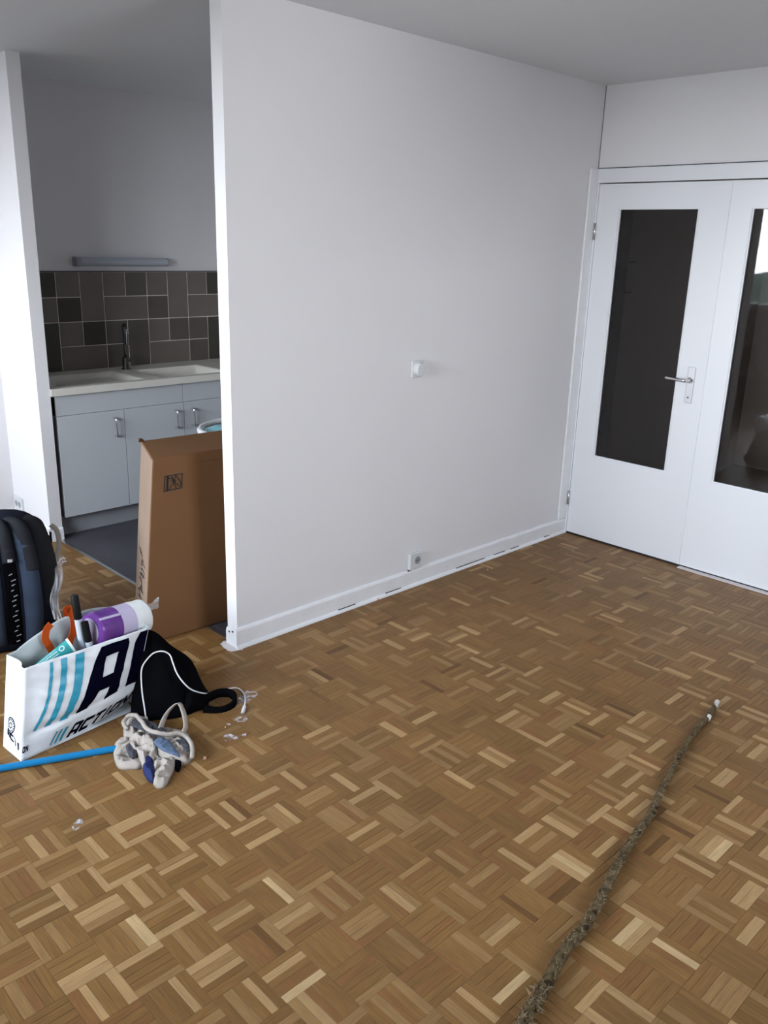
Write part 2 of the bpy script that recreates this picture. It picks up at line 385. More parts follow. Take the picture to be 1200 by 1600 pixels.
# window: frame, sill, panes
WN = obj('window_1', B(WX - .02, WIN_Y0 - .05, WIN_Z0 - .03, WX + .16, WIN_Y1 + .03, WIN_Z0), M['trim']); WN['kind'] = 'structure'
nwin = 4; pw = (WIN_Y1 - WIN_Y0) / nwin
for k in range(nwin):
    y0 = WIN_Y0 + k * pw; y1 = y0 + pw; f = .045; bm = bmesh.new()
    box(bm, WX - .09, y0, WIN_Z0, WX - .03, y0 + f, WIN_Z1); box(bm, WX - .09, y1 - f, WIN_Z0, WX - .03, y1, WIN_Z1)
    box(bm, WX - .09, y0 + f, WIN_Z0, WX - .03, y1 - f, WIN_Z0 + f); box(bm, WX - .09, y0 + f, WIN_Z1 - f, WX - .03, y1 - f, WIN_Z1)
    fr = obj('window_frame', bm, M['trim'], WN)

for k in range(nwin):
    y0 = WIN_Y0 + k * (WIN_Y1 - WIN_Y0) / nwin; y1 = y0 + (WIN_Y1 - WIN_Y0) / nwin
    obj('window_pane', B(WX - .062, y0 + .04, WIN_Z0 + .04, WX - .058, y1 - .04, WIN_Z1 - .04), M['wglass'], WN)
for k in range(3):
    x0 = BW_X0 + k * (BW_X1 - BW_X0) / 3; x1 = x0 + (BW_X1 - BW_X0) / 3
    obj('window_pane', B(x0 + .04, -4.052, BW_Z0 + .04, x1 - .04, -4.048, BW_Z1 - .04), M['wglass'], WR)

# baseboards
def base_profile(t0, h):
    return [(0, 0), (t0, 0), (t0, h - .012), (t0 * .7, h - .003), (t0 * .3, h), (0, h)]
def extrude_x(prof, x0, x1, y, sgn):          # profile out of a y-plane, running along x
    bm = bmesh.new(); a = [bm.verts.new((x0, y + sgn * d, z)) for d, z in prof]; b = [bm.verts.new((x1, y + sgn * d, z)) for d, z in prof]
    n = len(prof)
    for k in range(n): bm.faces.new([a[k], a[(k + 1) % n], b[(k + 1) % n], b[k]])
    bm.faces.new(a); bm.faces.new(b); return bm
def extrude_y(prof, y0, y1, x, sgn):
    bm = bmesh.new(); a = [bm.verts.new((x + sgn * d, y0, z)) for d, z in prof]; b = [bm.verts.new((x + sgn * d, y1, z)) for d, z in prof]
    n = len(prof)
    for k in range(n): bm.faces.new([a[k], a[(k + 1) % n], b[(k + 1) % n], b[k]])
    bm.faces.new(a); bm.faces.new(b); return bm
BP = struct('baseboard_partition', extrude_x(base_profile(.012, .092), XE - .012, -.001, 0, -1), M['trim'], 'white painted baseboard with worn lower edge')
for f in ('bead',):
    o = obj('bead', extrude_x([(0, 0), (.024, 0), (.022, .008), (.016, .014), (.0125, .016), (0, .016)], XE - .014, -.002, -.0, -1), M['trim'], BP)
# cracks in the joint over the bead, as the photo shows them in short runs
for (a, b) in ((-1.86, -1.75), (-1.55, -1.44), (-1.02, -.78), (-.98, -.90), (-.70, -.60), (-.55, -.47), (-.22, -.17)):
    obj('crack', B(a, -.0165, .0150, b, -.012, .0172), M['ink'], BP)
BE = struct('baseboard_end', extrude_y(base_profile(.010, .075), -.013, .07, XE, -1), M['trim'])
for k, (y, z) in enumerate(((.045, .062), (-.004, .05), (.02, .07), (-.006, .03))):
    obj('chip', B(XE - .0115, y - .004, z - .004, XE - .009, y + .005, z + .003), M['ink'], BE)
struct('baseboard_jamb', extrude_x(base_profile(.010, .075), XJ - .01, -2.384, 1.775, -1), M['trim'])
struct('baseboard_corridor', extrude_y(base_profile(.010, .085), 1.765, 2.265, XJ, -1), M['trim'])
struct('baseboard_rear', extrude_x(base_profile(.010, .085), -5.99, XJ - .01, 2.265, -1), M['trim'])
# vertical trim beside the door, rounded edge
bm = B(-.085, -.012, .092, -.001, 0, 2.088); bmesh.ops.bevel(bm, geom=[e for e in bm.edges], offset=.005, segments=3, affect='EDGES')
struct('trim_door_side', bm, M['trim'], 'flat white upright board in the corner beside the door')
struct('corner_gap_shade', B(-.004, -.004, 2.09, 0, 0, 2.5), mat('shadow_gap', (.25, .25, .26, 1), .9))  # thin grey strip colours in the shaded gap line of the corner
# door frame
bm = bmesh.new()
box(bm, -.006, -1.53, 2.016, .06, -.001, 2.088); box(bm, -.004, -.020, 0, .06, -.001, 2.016); box(bm, -.004, -1.53, 0, .06, -1.508, 2.016)
struct('trim_door_frame', bm, M['door'], 'white door frame', .002)
struct('trim_frame_shadow', B(-.0065, -1.53, 2.089, -.001, -.001, 2.0925), M['greycloth'])  # dark strip painted in as the shadow line over the door frame
# door leaves
def leaf(name, y0, y1, g0, g1, label, skew=0):
    z0, z1, gz0, gz1 = .010, 2.010, .508, 1.886; x0, x1 = 0.0, .04
    D = bpy.data.objects.new(name, None); COL.objects.link(D); D['kind'] = 'structure'; D['label'] = label
    bm = bmesh.new()
    box(bm, x0, y0, z0, x1, g0, z1); box(bm, x0, g1, z0, x1, y1, z1); box(bm, x0, g0, z0, x1, g1, gz0); box(bm, x0, g0, gz1, x1, g1, z1)
    bmesh.ops.remove_doubles(bm, verts=bm.verts, dist=.0001)
    lf = obj('door_leaf', bm, M['door'], D)
    b = .007; bm = bmesh.new()
    for (ya, yb, za, zb) in ((g0 - .001, g0 + b, gz0, gz1), (g1 - b, g1 + .001, gz0, gz1), (g0 + b, g1 - b, gz0 - .001, gz0 + b), (g0 + b, g1 - b, gz1 - b, gz1 + .001)):
        box(bm, .004, ya, za, .012, yb, zb)
    obj('glazing_bead', bm, M['door'], D)
    bm = bmesh.new()
    for (ya, yb, za, zb) in ((g0 - .006, g0 - .003, gz0 - .006, gz1 + .006), (g1 + .003, g1 + .006, gz0 - .006, gz1 + .006), (g0 - .003, g1 + .003, gz0 - .006, gz0 - .003), (g0 - .003, g1 + .003, gz1 + .003, gz1 + .006)):
        box(bm, -.0012, ya, za, .002, yb, zb)
    obj('moulding', bm, M['door'], D)
    ya, yb, za, zb = g0 - .003, g1 + .003, gz0 - .003, gz1 + .003; dx = skew * (yb - ya) / 2; xm = .016 + abs(dx)      # old pane set a little askew in its rebate
    pn = obj('pane', hexa([(xm + dx, ya, za), (xm + dx + .004, ya, za), (xm - dx + .004, yb, za), (xm - dx, yb, za), (xm + dx, ya, zb), (xm + dx + .004, ya, zb), (xm - dx + .004, yb, zb), (xm - dx, yb, zb)]), M['glass'], D); pn['label'] = 'dark reflecting glass pane'
    return D
D1 = leaf('door_1', -.760, -.022, -.612, -.156, 'left white door leaf with tall glass pane and lever handle')
D2 = leaf('door_2', -1.505, -.764, -1.342, -.884, 'right white door leaf with tall glass pane, cut by the frame edge', .019)
obj('meeting_strip', B(-.004, -.770, .010, 0, -.757, 2.010), M['door'], D2)
obj('kick_gap_shade', B(.004, -1.505, -.002, .036, -.022, .009), M['ink'], D1)  # black bar stands in for the shade in the gap under the leaves
# lever handle
pl = obj('handle_plate', B(-.004, -.712, .905, 0, -.672, 1.095), M['alu'], D1); bevel(pl, .002)
hd = obj('door_handle', T(smooth_path([(-.004, -.690, 1.026), (-.03, -.690, 1.026), (-.046, -.684, 1.026), (-.050, -.665, 1.026), (-.050, -.62, 1.028), (-.050, -.572, 1.030)], 4), [.0095] * 12 + [.0085] * 9, 12), M['chrome'], D1, True)
obj('rosette', T([(-.004, -.690, 1.026), (-.010, -.690, 1.026)], .016, 20), M['chrome'], D1)
obj('keyhole', T([(-.002, -.690, .935), (-.0055, -.690, .935)], .0045, 10), M['ink'], D1)
for z in (1.765, .225):
    h = obj('hinge', T([(-.006, -.018, z - .045), (-.006, -.018, z + .045)], .0045, 10), M['alu'], D1, True)
    obj('hinge_slot', B(-.0055, -.012, z - .040, -.0035, -.0095, z + .040), M['ink'], D1)
struct('trim_door_sill', B(-.035, -1.55, -.002, .0, -.775, .0035), M['plaster'], 'pale plaster-smeared strip under the right door leaf')

# hall behind the glass
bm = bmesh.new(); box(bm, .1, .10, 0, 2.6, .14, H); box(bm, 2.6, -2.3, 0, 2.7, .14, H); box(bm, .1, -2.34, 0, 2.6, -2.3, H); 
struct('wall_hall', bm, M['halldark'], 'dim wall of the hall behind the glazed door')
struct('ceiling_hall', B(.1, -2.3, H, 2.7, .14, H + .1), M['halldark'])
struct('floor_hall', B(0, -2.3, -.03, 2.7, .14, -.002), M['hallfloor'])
struct('wall_hall_black_panel', B(.10, -.012, 0, .40, .10, H), M['hallblack'])  # solid black panel added to give the dark strip behind the left pane
rk = thing('coat_rack', 'small dark wire rack on the hall wall, seen through the left door pane', 'rack', (.62, .1, 1.5))
for z in (1.60, 1.42):
    keep(obj('rack_bar', T([(.47, .07, z), (.62, .07, z)], .005, 8), M['darkchrome']), rk)
    keep(obj('bracket', T([(.5, .10, z), (.5, .03, z)], .004, 8), M['darkchrome']), rk)
keep(obj('upright', T([(.5, .09, 1.33), (.5, .09, 1.66)], .004, 8), M['darkchrome']), rk)

# ---------------------------------------------------------------- kitchen
RZ = [1.450, 1.3025, 1.155, 1.0075, .860]
bm = B(XJ, 2.356, .85, 0, 2.36, 1.452); obj('grout', bm, M['grout'], WK)
lay = {0: [(0, 0, 1, 1, 0), (1, 0, 1, 1, 2), (2, 0, 1, 1, 0), (3, 0, 1, 2, 0), (4, 0, 1, 1, 0), (5, 0, 1, 1, 1), (6, 0, 1, 1, 0), (7, 0, 1, 2, 0)],
       1: [(0, 1, 2, 1, 0), (2, 1, 1, 1, 2), (4, 1, 2, 1, 0), (6, 1, 1, 1, 1)],
       2: [(0, 2, 1, 1, 1), (1, 2, 1, 2, 2), (2, 2, 1, 1, 0), (3, 2, 1, 1, 2), (4, 2, 1, 1, 1), (5, 2, 1, 2, 1), (6, 2, 1, 1, 0), (7, 2, 1, 1, 1)],
       3: [(0, 3, 1, 1, 1), (2, 3, 2, 1, 0), (4, 3, 1, 1, 1), (6, 3, 2, 1, 0)]}
tile_me = {}
for rep in range(2):
    for r in lay.values():
        for (c, rr, cw, rh, tm) in r:
            if c == 0 and rep == 0 and cw == 1: x0 = -2.35
            x0 = -2.35 + .15 * (c + 8 * rep)
            if x0 + .15 * cw > 0.001: continue
            key = (cw, rh, tm)
            if key not in tile_me:
                W_, H_ = .15 * cw - .0042, .1475 * rh - .0042
                b = B(-W_ / 2, -.002, -H_ / 2, W_ / 2, 0, H_ / 2)
                es = [e for e in b.edges if all(v.co.y < -.0015 for v in e.verts)]
                bmesh.ops.bevel(b, geom=es, offset=.0008, segments=1, affect='EDGES')
                mm = bpy.data.meshes.new('tile'); b.to_mesh(mm); b.free(); mm.materials.append(tilemats[tm]); tile_me[key] = mm
            o = link('tile', tile_me[key], None, WK); o.location = (x0 + .075 * cw, 2.356, RZ[rr] - .1475 * rh / 2)
bm = B(XJ + .02, 2.350, 1.450, 0, 2.36, 1.456); obj('edge_profile', bm, M['greycloth'], WK)

# sink unit: one moulded top with two bowls
def sink_top():
    x0, x1, y0, y1, zt = -2.384, -1.06, 1.765, 2.345, .862
    def dep(x, y):
        d = 0
        for (a, b, c, e, dd, rr) in ((-2.34, -1.80, 1.83, 2.20, .028, .05), (-1.68, -1.22, 1.82, 2.16, .15, .07)):
            sx_ = min(x - a, b - x); sy_ = min(y - c, e - y); m_ = min(sx_, sy_)
            if m_ > 0: d = max(d, dd * min(1, m_ / rr) ** .6)
        if .0 < (y - 2.20) < .03: d = max(d, 0)
        return d
    nu, nv = 132, 58
    bm, V = grid(lambda u, v: (x0 + (x1 - x0) * u, y0 + (y1 - y0) * v, zt - dep(x0 + (x1 - x0) * u, y0 + (y1 - y0) * v)), nu, nv)
    # skirt
    zs = .822
    def skirt(vs):
        lo = [bm.verts.new((v.co.x, v.co.y, zs)) for v in vs]
        for k in range(len(vs) - 1): bm.faces.new([vs[k], vs[k + 1], lo[k + 1], lo[k]])
    skirt([V[i][0] for i in range(nu + 1)]); skirt([V[i][nv] for i in range(nu + 1)]); skirt(V[0]); skirt(V[nu])
    bm.verts.ensure_lookup_table()
    return bm
sk = thing('kitchen_sink', 'pale resin sink top with two shallow basins under the tiles', 'sink', (-1.72, 2.05, .82))
o = obj('sink_top', sink_top(), M['resin'], None, 'split'); keep(o, sk); 
md = o.modifiers['edges']; md.split_angle = math.radians(50)
keep(obj('drain', T([(-1.45, 1.99, .712), (-1.45, 1.99, .716)], .035, 20), M['alu']), sk)
keep(obj('drain', T([(-2.22, 2.02, .8345), (-2.22, 2.02, .837)], .022, 20), M['alu']), sk)
wt = obj('worktop', B(-1.058, 1.765, .824, -.02, 2.345, .862), M['resin']); bevel(wt, .003); tag(wt, 'pale worktop to the right of the sink, behind the partition', 'worktop')
fc = thing('faucet', 'tall mixer tap in a backlit dark tone behind the sink basins', 'faucet', (-1.741, 2.25, .862))
fx, fy = -1.690, 2.235
keep(obj('tap_body', T([(fx, fy, .862), (fx, fy, .868), (fx, fy, .869), (fx, fy, .935), (fx, fy, .94)], [.030, .030, .022, .022, .016], 20), M['darkchrome'], None, 'split'), fc)
arc = [(fx, fy, .935), (fx - .002, fy, 1.03), (fx - .004, fy - .003, 1.10)] + [(fx - .006 - .012 * (1 - math.cos(a)), fy - .045 * (1 - math.cos(a)), 1.11 + .035 * math.sin(a)) for a in [math.pi * k / 8 for k in range(1, 9)]] + [(fx - .032, fy - .094, 1.085)]
keep(obj('spout', T(smooth_path(arc, 3), .0075, 12), M['darkchrome'], None, True), fc)
keep(obj('nozzle', T([(fx - .032, fy - .094, 1.09), (fx - .034, fy - .095, 1.025)], .0125, 14), M['darkchrome'], None, 'split'), fc)
keep(obj('lever', T([(fx + .018, fy - .004, .915), (fx + .06, fy - .02, .945)], [.009, .005], 10), M['darkchrome'], None, True), fc)

def handle(x, z0, z1):
    y = 1.782
    return T(smooth_path([(x, y, z0), (x, y - .022, z0 + .002), (x, y - .028, z0 + .016), (x, y - .028, z1 - .016), (x, y - .022, z1 - .002), (x, y, z1)], 4), .0068, 10)
def cabinet(x0, x1, doors, label):
    t = thing('base_cabinet', label, 'cabinet', ((x0 + x1) / 2, 2.05, 0), 'white base cabinets under the sink')
    bm = bmesh.new(); box(bm, x0 + .002, 1.802, .118, x1 - .002, 2.355, .705); keep(obj('body', bm, M['carcass']), t)
    keep(obj('plinth', B(x0 + .002, 1.850, 0, x1 - .002, 1.866, .116), M['plinth']), t)
    f = obj('fascia', B(x0 + .001, 1.788, .706, x1 - .001, 1.801, .819), M['laminate']); bevel(f, .002); keep(f, t)
    for (a, b, hx) in doors:
        d = obj('door', B(a + .0015, 1.782, .122, b - .0015, 1.801, .7045), M['laminate']); bevel(d, .001); keep(d, t)
        h = obj('handle', handle(hx, .555, .660), M['chrome'], None, True); h.parent = d
    return t
CAB = cabinet(-2.358, -1.559, [(-2.358, -1.957, -2.022), (-1.957, -1.559, -1.620)], 'white two-door kitchen cabinet beside the left jamb')
cabinet(-1.558, -.02, [(-1.558, -1.160, -1.504), (-1.160, -.62, -1.10)], 'white kitchen cabinet partly hidden by the cardboard box')
keep(obj('filler_strip', B(-2.384, 1.800, 0, -2.378, 1.815, .820), M['laminate']), CAB)

lp = thing('wall_lamp', 'unlit fluorescent batten lamp above the kitchen tiles', 'lamp', (-1.61, 2.36, 1.51))
lb = obj('diffuser', T([(-1.905, 2.325, 1.512), (-1.32, 2.325, 1.512)], .026, 24), M['lampcover'], None, 'split'); keep(lb, lp)
keep(obj('backplate', B(-1.91, 2.335, 1.488, -1.31, 2.360, 1.536), M['lampend']), lp)
e = obj('end_cap', B(-1.935, 2.297, 1.484, -1.903, 2.36, 1.540), M['lampend']); bevel(e, .006); keep(e, lp)
e = obj('end_cap', B(-1.322, 2.300, 1.487, -1.306, 2.36, 1.537), M['lampend']); bevel(e, .006); keep(e, lp)

# ---------------------------------------------------------------- fittings on the walls
tmo = thing('thermostat', 'small round white thermostat on the partition wall', 'thermostat', (-1.375, 0, 1.11))
keep(bevel(obj('back_plate', B(-1.415, -.010, 1.07, -1.335, 0, 1.15), M['tubewhite']), .004), tmo)
keep(obj('dial', T([(-1.375, -.010, 1.11), (-1.375, -.022, 1.11), (-1.375, -.038, 1.11)], [.034, .034, .029], 28), M['tubewhite'], None, 'split'), tmo)
so = thing('wall_socket', 'white wall socket low on the partition, on the baseboard', 'socket', (-1.345, -.005, .13))
keep(bevel(obj('socket_box', B(-1.388, -.022, .096, -1.302, 0, .182), M['tubewhite']), .005), so)
keep(obj('socket_hole', T([(-1.335, -.0215, .142), (-1.335, -.0235, .142)], .020, 20), M['lampend']), so)
keep(obj('pin_hole', T([(-1.343, -.023, .142), (-1.343, -.0245, .142)], .0035, 8), M['ink']), so)
keep(obj('pin_hole', T([(-1.327, -.023, .142), (-1.327, -.0245, .142)], .0035, 8), M['ink']), so)
keep(obj('cover_gap', B(-1.395, -.016, .092, -1.372, -.012, .097), M['ink']), so)
s2 = thing('wall_socket', 'white double socket low on the bright wall above the backpack', 'socket', (XJ, 2.19, .13))
keep(bevel(obj('socket_box', B(XJ - .012, 2.13, .092, XJ, 2.24, .172), M['tubewhite']), .004), s2)
keep(obj('socket_hole', T([(XJ - .0115, 2.165, .13), (XJ - .0135, 2.165, .13)], .018, 16), M['lampend']), s2)
keep(obj('socket_hole', T([(XJ - .0115, 2.21, .13), (XJ - .0135, 2.21, .13)], .018, 16), M['lampend']), s2)

# ---------------------------------------------------------------- cardboard box
cb = thing('cardboard_box', 'tall brown cardboard box standing in the kitchen opening', 'box', (-2.45, .45, 0))
c = [(-2.704, .274, .001), (-2.225, .250, .001), (-2.097, .576, .001), (-2.576, .600, .001)]
c += [(x + .094, y + .020, .798) for x, y, z in c]      # the carton has racked sideways a little
bx_ = obj('carton', hexa(c), M['cardboard']); bevel(bx_, .004); keep(bx_, cb)
# side panel coloured paler as if lit, lid lip and folded corner
C = [Vector(p) for p in c]
def face_pt(a, b, c_, d, u, v, off=0):
    p = (a.lerp(b, u)).lerp(d.lerp(c_, u), v); n_ = (b - a).cross(d - a).normalized(); return p + n_ * off
def facequad(ix, u0, v0, u1, v1, off, th_=.0012):
    a, b, c_, d = [C[k] for k in ix]
    lo = [face_pt(a, b, c_, d, u, v, off - th_) for u, v in ((u0, v0), (u1, v0), (u1, v1), (u0, v1))]
    hi = [face_pt(a, b, c_, d, u, v, off) for u, v in ((u0, v0), (u1, v0), (u1, v1), (u0, v1))]
    return hexa([lo[0], lo[1], lo[2], lo[3], hi[0], hi[1], hi[2], hi[3]])
LEFT, FRONT, TOP = (3, 0, 4, 7), (0, 1, 5, 4), (4, 5, 6, 7)
keep(obj('side_panel', facequad(LEFT, .02, .005, .985, .995, .0012), M['cardlit']), cb)
keep(obj('lid_flap', facequad(TOP, .004, .01, .999, .985, .003, .003), M['cardboard']), cb)
keep(obj('lid_lip', facequad(FRONT, .005, .955, .999, .996, .0022, .002), M['cardboard']), cb)
keep(obj('folded_corner', hexa([Vector((-2.505, .60, .80)), Vector((-2.47, .612, .80)), Vector((-2.47, .616, .80)), Vector((-2.505, .604, .80)), Vector((-2.510, .585, .822)), Vector((-2.485, .60, .815)), Vector((-2.485, .604, .815)), Vector((-2.510, .589, .822))]), M['cardboard']), cb)
# printed mark: outlined box with strokes, upper left of the front
def mark(strokes, ix, th_=.0046, off=.0016):
    bm = bmesh.new(); a, b, c_, d = [C[k] for k in ix]
    for s in strokes:
        for (p, q_) in zip(s[:-1], s[1:]):
            P0 = face_pt(a, b, c_, d, p[0], p[1], off); P1 = face_pt(a, b, c_, d, q_[0], q_[1], off)
            n_ = (b - a).cross(d - a).normalized(); t = (P1 - P0).normalized(); wv = n_.cross(t) * th_ / 2; e_ = t * th_ / 2
            vs = [bm.verts.new(x) for x in (P0 - wv - e_, P1 - wv + e_, P1 + wv + e_, P0 + wv - e_)]; bm.faces.new(vs)
    return bm
mu0, mu1, mv0, mv1 = .118, .285, .825, .905
mm_ = lambda u, v: (mu0 + (mu1 - mu0) * u, mv0 + (mv1 - mv0) * v)
st = [[mm_(0, 0), mm_(1, .05), mm_(1, 1), mm_(0, .98), mm_(0, 0)], [mm_(.14, .02), mm_(.14, .95)], [mm_(.2, .02), mm_(.2, .9)], [mm_(.17, .1), mm_(.17, .95)],
      [mm_(.14, .85), mm_(.45, .75), mm_(.7, .35), mm_(.92, .15)], [mm_(.3, .1), mm_(.5, .5), mm_(.62, .95)], [mm_(.4, .95), mm_(.52, .5), mm_(.7, .05)], [mm_(.62, .95), mm_(.85, .6), mm_(.97, .25)], [mm_(.35, .6), mm_(.65, .62)]]
ink = obj('printed_mark', mark(st, FRONT), M['ink']); ink['label'] = 'small black printed pictogram'; keep(ink, cb)
st = []
random.seed(3)
for k in range(26):
    u = random.uniform(.35, .65); v = .10 + .012 * k * 1.1; st.append([(u - .12, v), (u + random.uniform(-.05, .15), v + random.uniform(-.004, .006))])
keep(obj('scuff_marks', mark(st, LEFT, .004, .0030), M['ink']), cb)

# white sack and pale blue film behind the box
sb = thing('plastic_sack', 'white and pale blue plastic sack behind the cardboard box', 'sack', (-1.85, .9, 0))
def sack(u, v):
    a = u * 2 * math.pi; rr = .24 * (1 - .25 * v ** 3) * (1 + .06 * nz((math.cos(a) * 2, math.sin(a) * 2, v * 3)))
    return (-1.78 + rr * math.cos(a), .90 + .8 * rr * math.sin(a), .70 * v + .015 * nz((a, v, 5)))
bm, _ = grid(sack, 40, 16, True); keep(obj('sack_body', bm, M['tubewhite'], None, True), sb)
rim = [(-1.78 + .20 * math.cos(a), .90 + .16 * math.sin(a), .722 + .012 * math.sin(a + .5)) for a in [2 * math.pi * k / 24 for k in range(25)]]
keep(obj('rim', T(rim, .016, 10), M['tubewhite'], None, True), sb)
bm, _ = grid(lambda u, v: (-1.95 + .33 * u, .80 + .18 * v, .715 + .02 * nz((u * 5, v * 5, 2)) + .015 * v), 16, 8); f_ = obj('blue_liner', bm, M['bluebin'], None, True); keep(f_, sb)

# ---------------------------------------------------------------- white shopping bag
BFL, BFR, BBR, BBL = Vector((-3.437, -.226, .002)), Vector((-3.000, -.176, .002)), Vector((-2.985, -.045, .002)), Vector((-3.446, -.098, .002))
TFL, TFR, TBR, TBL = Vector((-3.376, -.172, .302)), Vector((-2.915, -.165, .308)), Vector((-2.925, .005, .335)), Vector((-3.378, -.032, .300))
bag = thing('shopping_bag', 'open white shopping bag with navy and teal lettering, full of supplies', 'bag', (-3.2, -.12, 0))
def front(u, v, off=0):
    p = BFL.lerp(BFR, u).lerp(TFL.lerp(TFR, u), v)
    n_ = Vector((.05, -1, .12)).normalized()
    edge = min(1, min(u, 1 - u) * 8) * min(1, v * 6)
    belly = .022 * math.sin(math.pi * u) * math.sin(math.pi * min(1, v * 1.0)) 
    wr = .007 * nz((u * 4.5, v * 3.5, 1.3)) + .004 * nz((u * 9 + v * 5, v * 11, 4.1))
    fold = .012 * math.exp(-((v - .25 - .12 * u) / .035) ** 2) * max(0, 1 - abs(u - .3) * 1.8)
    tuck = -.035 * max(0, 1 - v / .22) ** 1.5 * max(0, (u - .25) / .75)
    lift = Vector((0, 0, .030 * max(0, (u - .55) / .45) ** 1.3 * (1 - v)))
    return p + lift + n_ * (off + (belly + wr - fold) * edge + tuck)
def left(u, v, off=0):       # u from back to front
    p = BBL.lerp(BFL, u).lerp(TBL.lerp(TFL, u), v); n_ = Vector((-1, -.05, .15)).normalized()
    e_ = min(1, min(u, 1 - u) * 6) * min(1, v * 5)
    return p + n_ * (off + e_ * (.008 * nz((u * 3, v * 5, 8)) + .003 * math.exp(-((v - .22) / .05) ** 2) - .018 * math.exp(-((u - .5) / .25) ** 2) * v ** 3))
def back(u, v):              # u from right to left
    p = BBR.lerp(BBL, u).lerp(TBR.lerp(TBL, u), v)
    hump = .052 * math.sin(math.pi * min(1, u * 1.08)) * v
    return p + Vector((0, .02 * nz((u * 4, v * 4, 3)) * v * (4 * u * (1 - u)), hump))
def right(u, v):
    return BFR.lerp(BBR, u).lerp(TFR.lerp(TBR, u), v) + Vector((.01 * math.sin(math.pi * v) * math.sin(math.pi * u), 0, .030 * (1 - v) * (1 - u)))
def bagloop(s, v):
    s *= 4; k = int(min(3, s)); t = s - k
    return (front, right, back, left)[k](t, v)
NU = 160
bm, V = grid(bagloop, NU, 40, True)
bmesh.ops.remove_doubles(bm, verts=bm.verts, dist=.0005)
sh = obj('bag_shell', bm, M['bag'], None, True); sh.data.materials.append(M['baginner'])
md = sh.modifiers.new('thickness', 'SOLIDIFY'); md.thickness = .0012; md.offset = -1; md.material_offset = 1; keep(sh, bag)
bt = obj('bag_bottom', hexa([BFL, BFR, BBR, BBL] + [p + Vector((0, 0, .0015)) for p in (BFL, BFR, BBR, BBL)]), M['bag']); keep(bt, bag)
# prints: outlines in face coordinates (u along the width, v up), cut fine and laid on the face
def decal(polys, surf, m, name, off=.0014, step=.02, holes=()):
    bm = bmesh.new()
    for poly in polys:
        vs = [bm.verts.new((x, y, 0)) for x, y in poly]; bm.faces.new(vs)
    for axis in (0, 1):
        lo = min(v.co[axis] for v in bm.verts); hi = max(v.co[axis] for v in bm.verts); k = lo + step
        while k < hi:
            nrm = (1, 0, 0) if axis == 0 else (0, 1, 0)
            bmesh.ops.bisect_plane(bm, geom=bm.verts[:] + bm.edges[:] + bm.faces[:], plane_co=tuple(k * n_ for n_ in nrm), plane_no=nrm, dist=1e-6); k += step
    for v in bm.verts: v.co = surf(v.co.x, v.co.y, off)
    bmesh.ops.triangulate(bm, faces=bm.faces)
    o = obj(name, bm, m, None, True); return o
def glyph(ch):               # bold letters in a unit box, as quads and strips
    if ch == 'A': return [[(0, 0), (.26, 0), (.31, .22), (.31, 1), (.22, 1), (.12, .9)], [(.31, .22), (.68, .22), (.68, .45), (.31, .45)], [(.31, .78), (.68, .78), (.68, 1), (.31, 1)], [(.68, 0), (1, 0), (1, .92), (.93, 1), (.68, 1)]]
    if ch == 'C': return [[(0, .12), (.12, 0), (.3, 0), (.3, 1), (.12, 1), (0, .88)], [(.3, 0), (.95, 0), (.95, .25), (.3, .25)], [(.3, .75), (.95, .75), (.95, 1), (.3, 1)]]
    if ch == 'T': return [[(0, .76), (1, .76), (1, 1), (0, 1)], [(.35, 0), (.65, 0), (.65, .76), (.35, .76)]]
    if ch == 'I': return [[(.3, 0), (.7, 0), (.7, 1), (.3, 1)]]
    if ch == 'O': return [[(0, .12), (.12, 0), (.3, 0), (.3, 1), (.12, 1), (0, .88)], [(.3, 0), (.7, 0), (.7, .24), (.3, .24)], [(.3, .76), (.7, .76), (.7, 1), (.3, 1)], [(.7, 0), (.88, 0), (1, .12), (1, .88), (.88, 1), (.7, 1)]]
    if ch == 'N': return [[(0, 0), (.28, 0), (.28, 1), (0, 1)], [(.28, .95), (.28, .55), (.72, .05), (.72, .45)], [(.72, 0), (1, 0), (1, 1), (.72, 1)]]
def word(txt, u0, v0, cw, h, gap, slant):
    out = []; x = u0
    for ch in txt:
        wd = cw * (.6 if ch == 'I' else 1)
        for poly in glyph(ch): out.append([(x + a * wd + b * slant, v0 + b * h) for a, b in poly])
        x += wd + gap
    return out
# big A and the start of the C, three bars before them
bigA = []
def quadmap(q4, a, b):
    bl, br, tr, tl = q4
    x = (bl[0] * (1 - a) + br[0] * a) * (1 - b) + (tl[0] * (1 - a) + tr[0] * a) * b
    y = (bl[1] * (1 - a) + br[1] * a) * (1 - b) + (tl[1] * (1 - a) + tr[1] * a) * b
    return x, y
qA = [(.425, .285), (.775, .335), (.835, .955), (.555, .955)]
for poly in [[(0, 0), (.27, 0), (.42, .24), (.36, 1), (.14, 1), (0.06, .86)], [(.42, .24), (.70, .22), (.72, .45), (.385, .47)], [(.36, 1), (.37, .80), (.76, .80), (.76, 1)], [(.66, 0), (1, 0), (1.02, .9), (.95, 1), (.76, 1), (.72, .45)]]:
    bigA.append([quadmap(qA, a, b) for a, b in poly])
keep(decal(bigA, front, M['navyink'], 'printed_letters'), bag)
keep(decal([[(.858, .33), (.99, .30), (.994, .97), (.925, .97), (.892, .85)]], front, M['navyink'], 'printed_letters'), bag)
bars = []
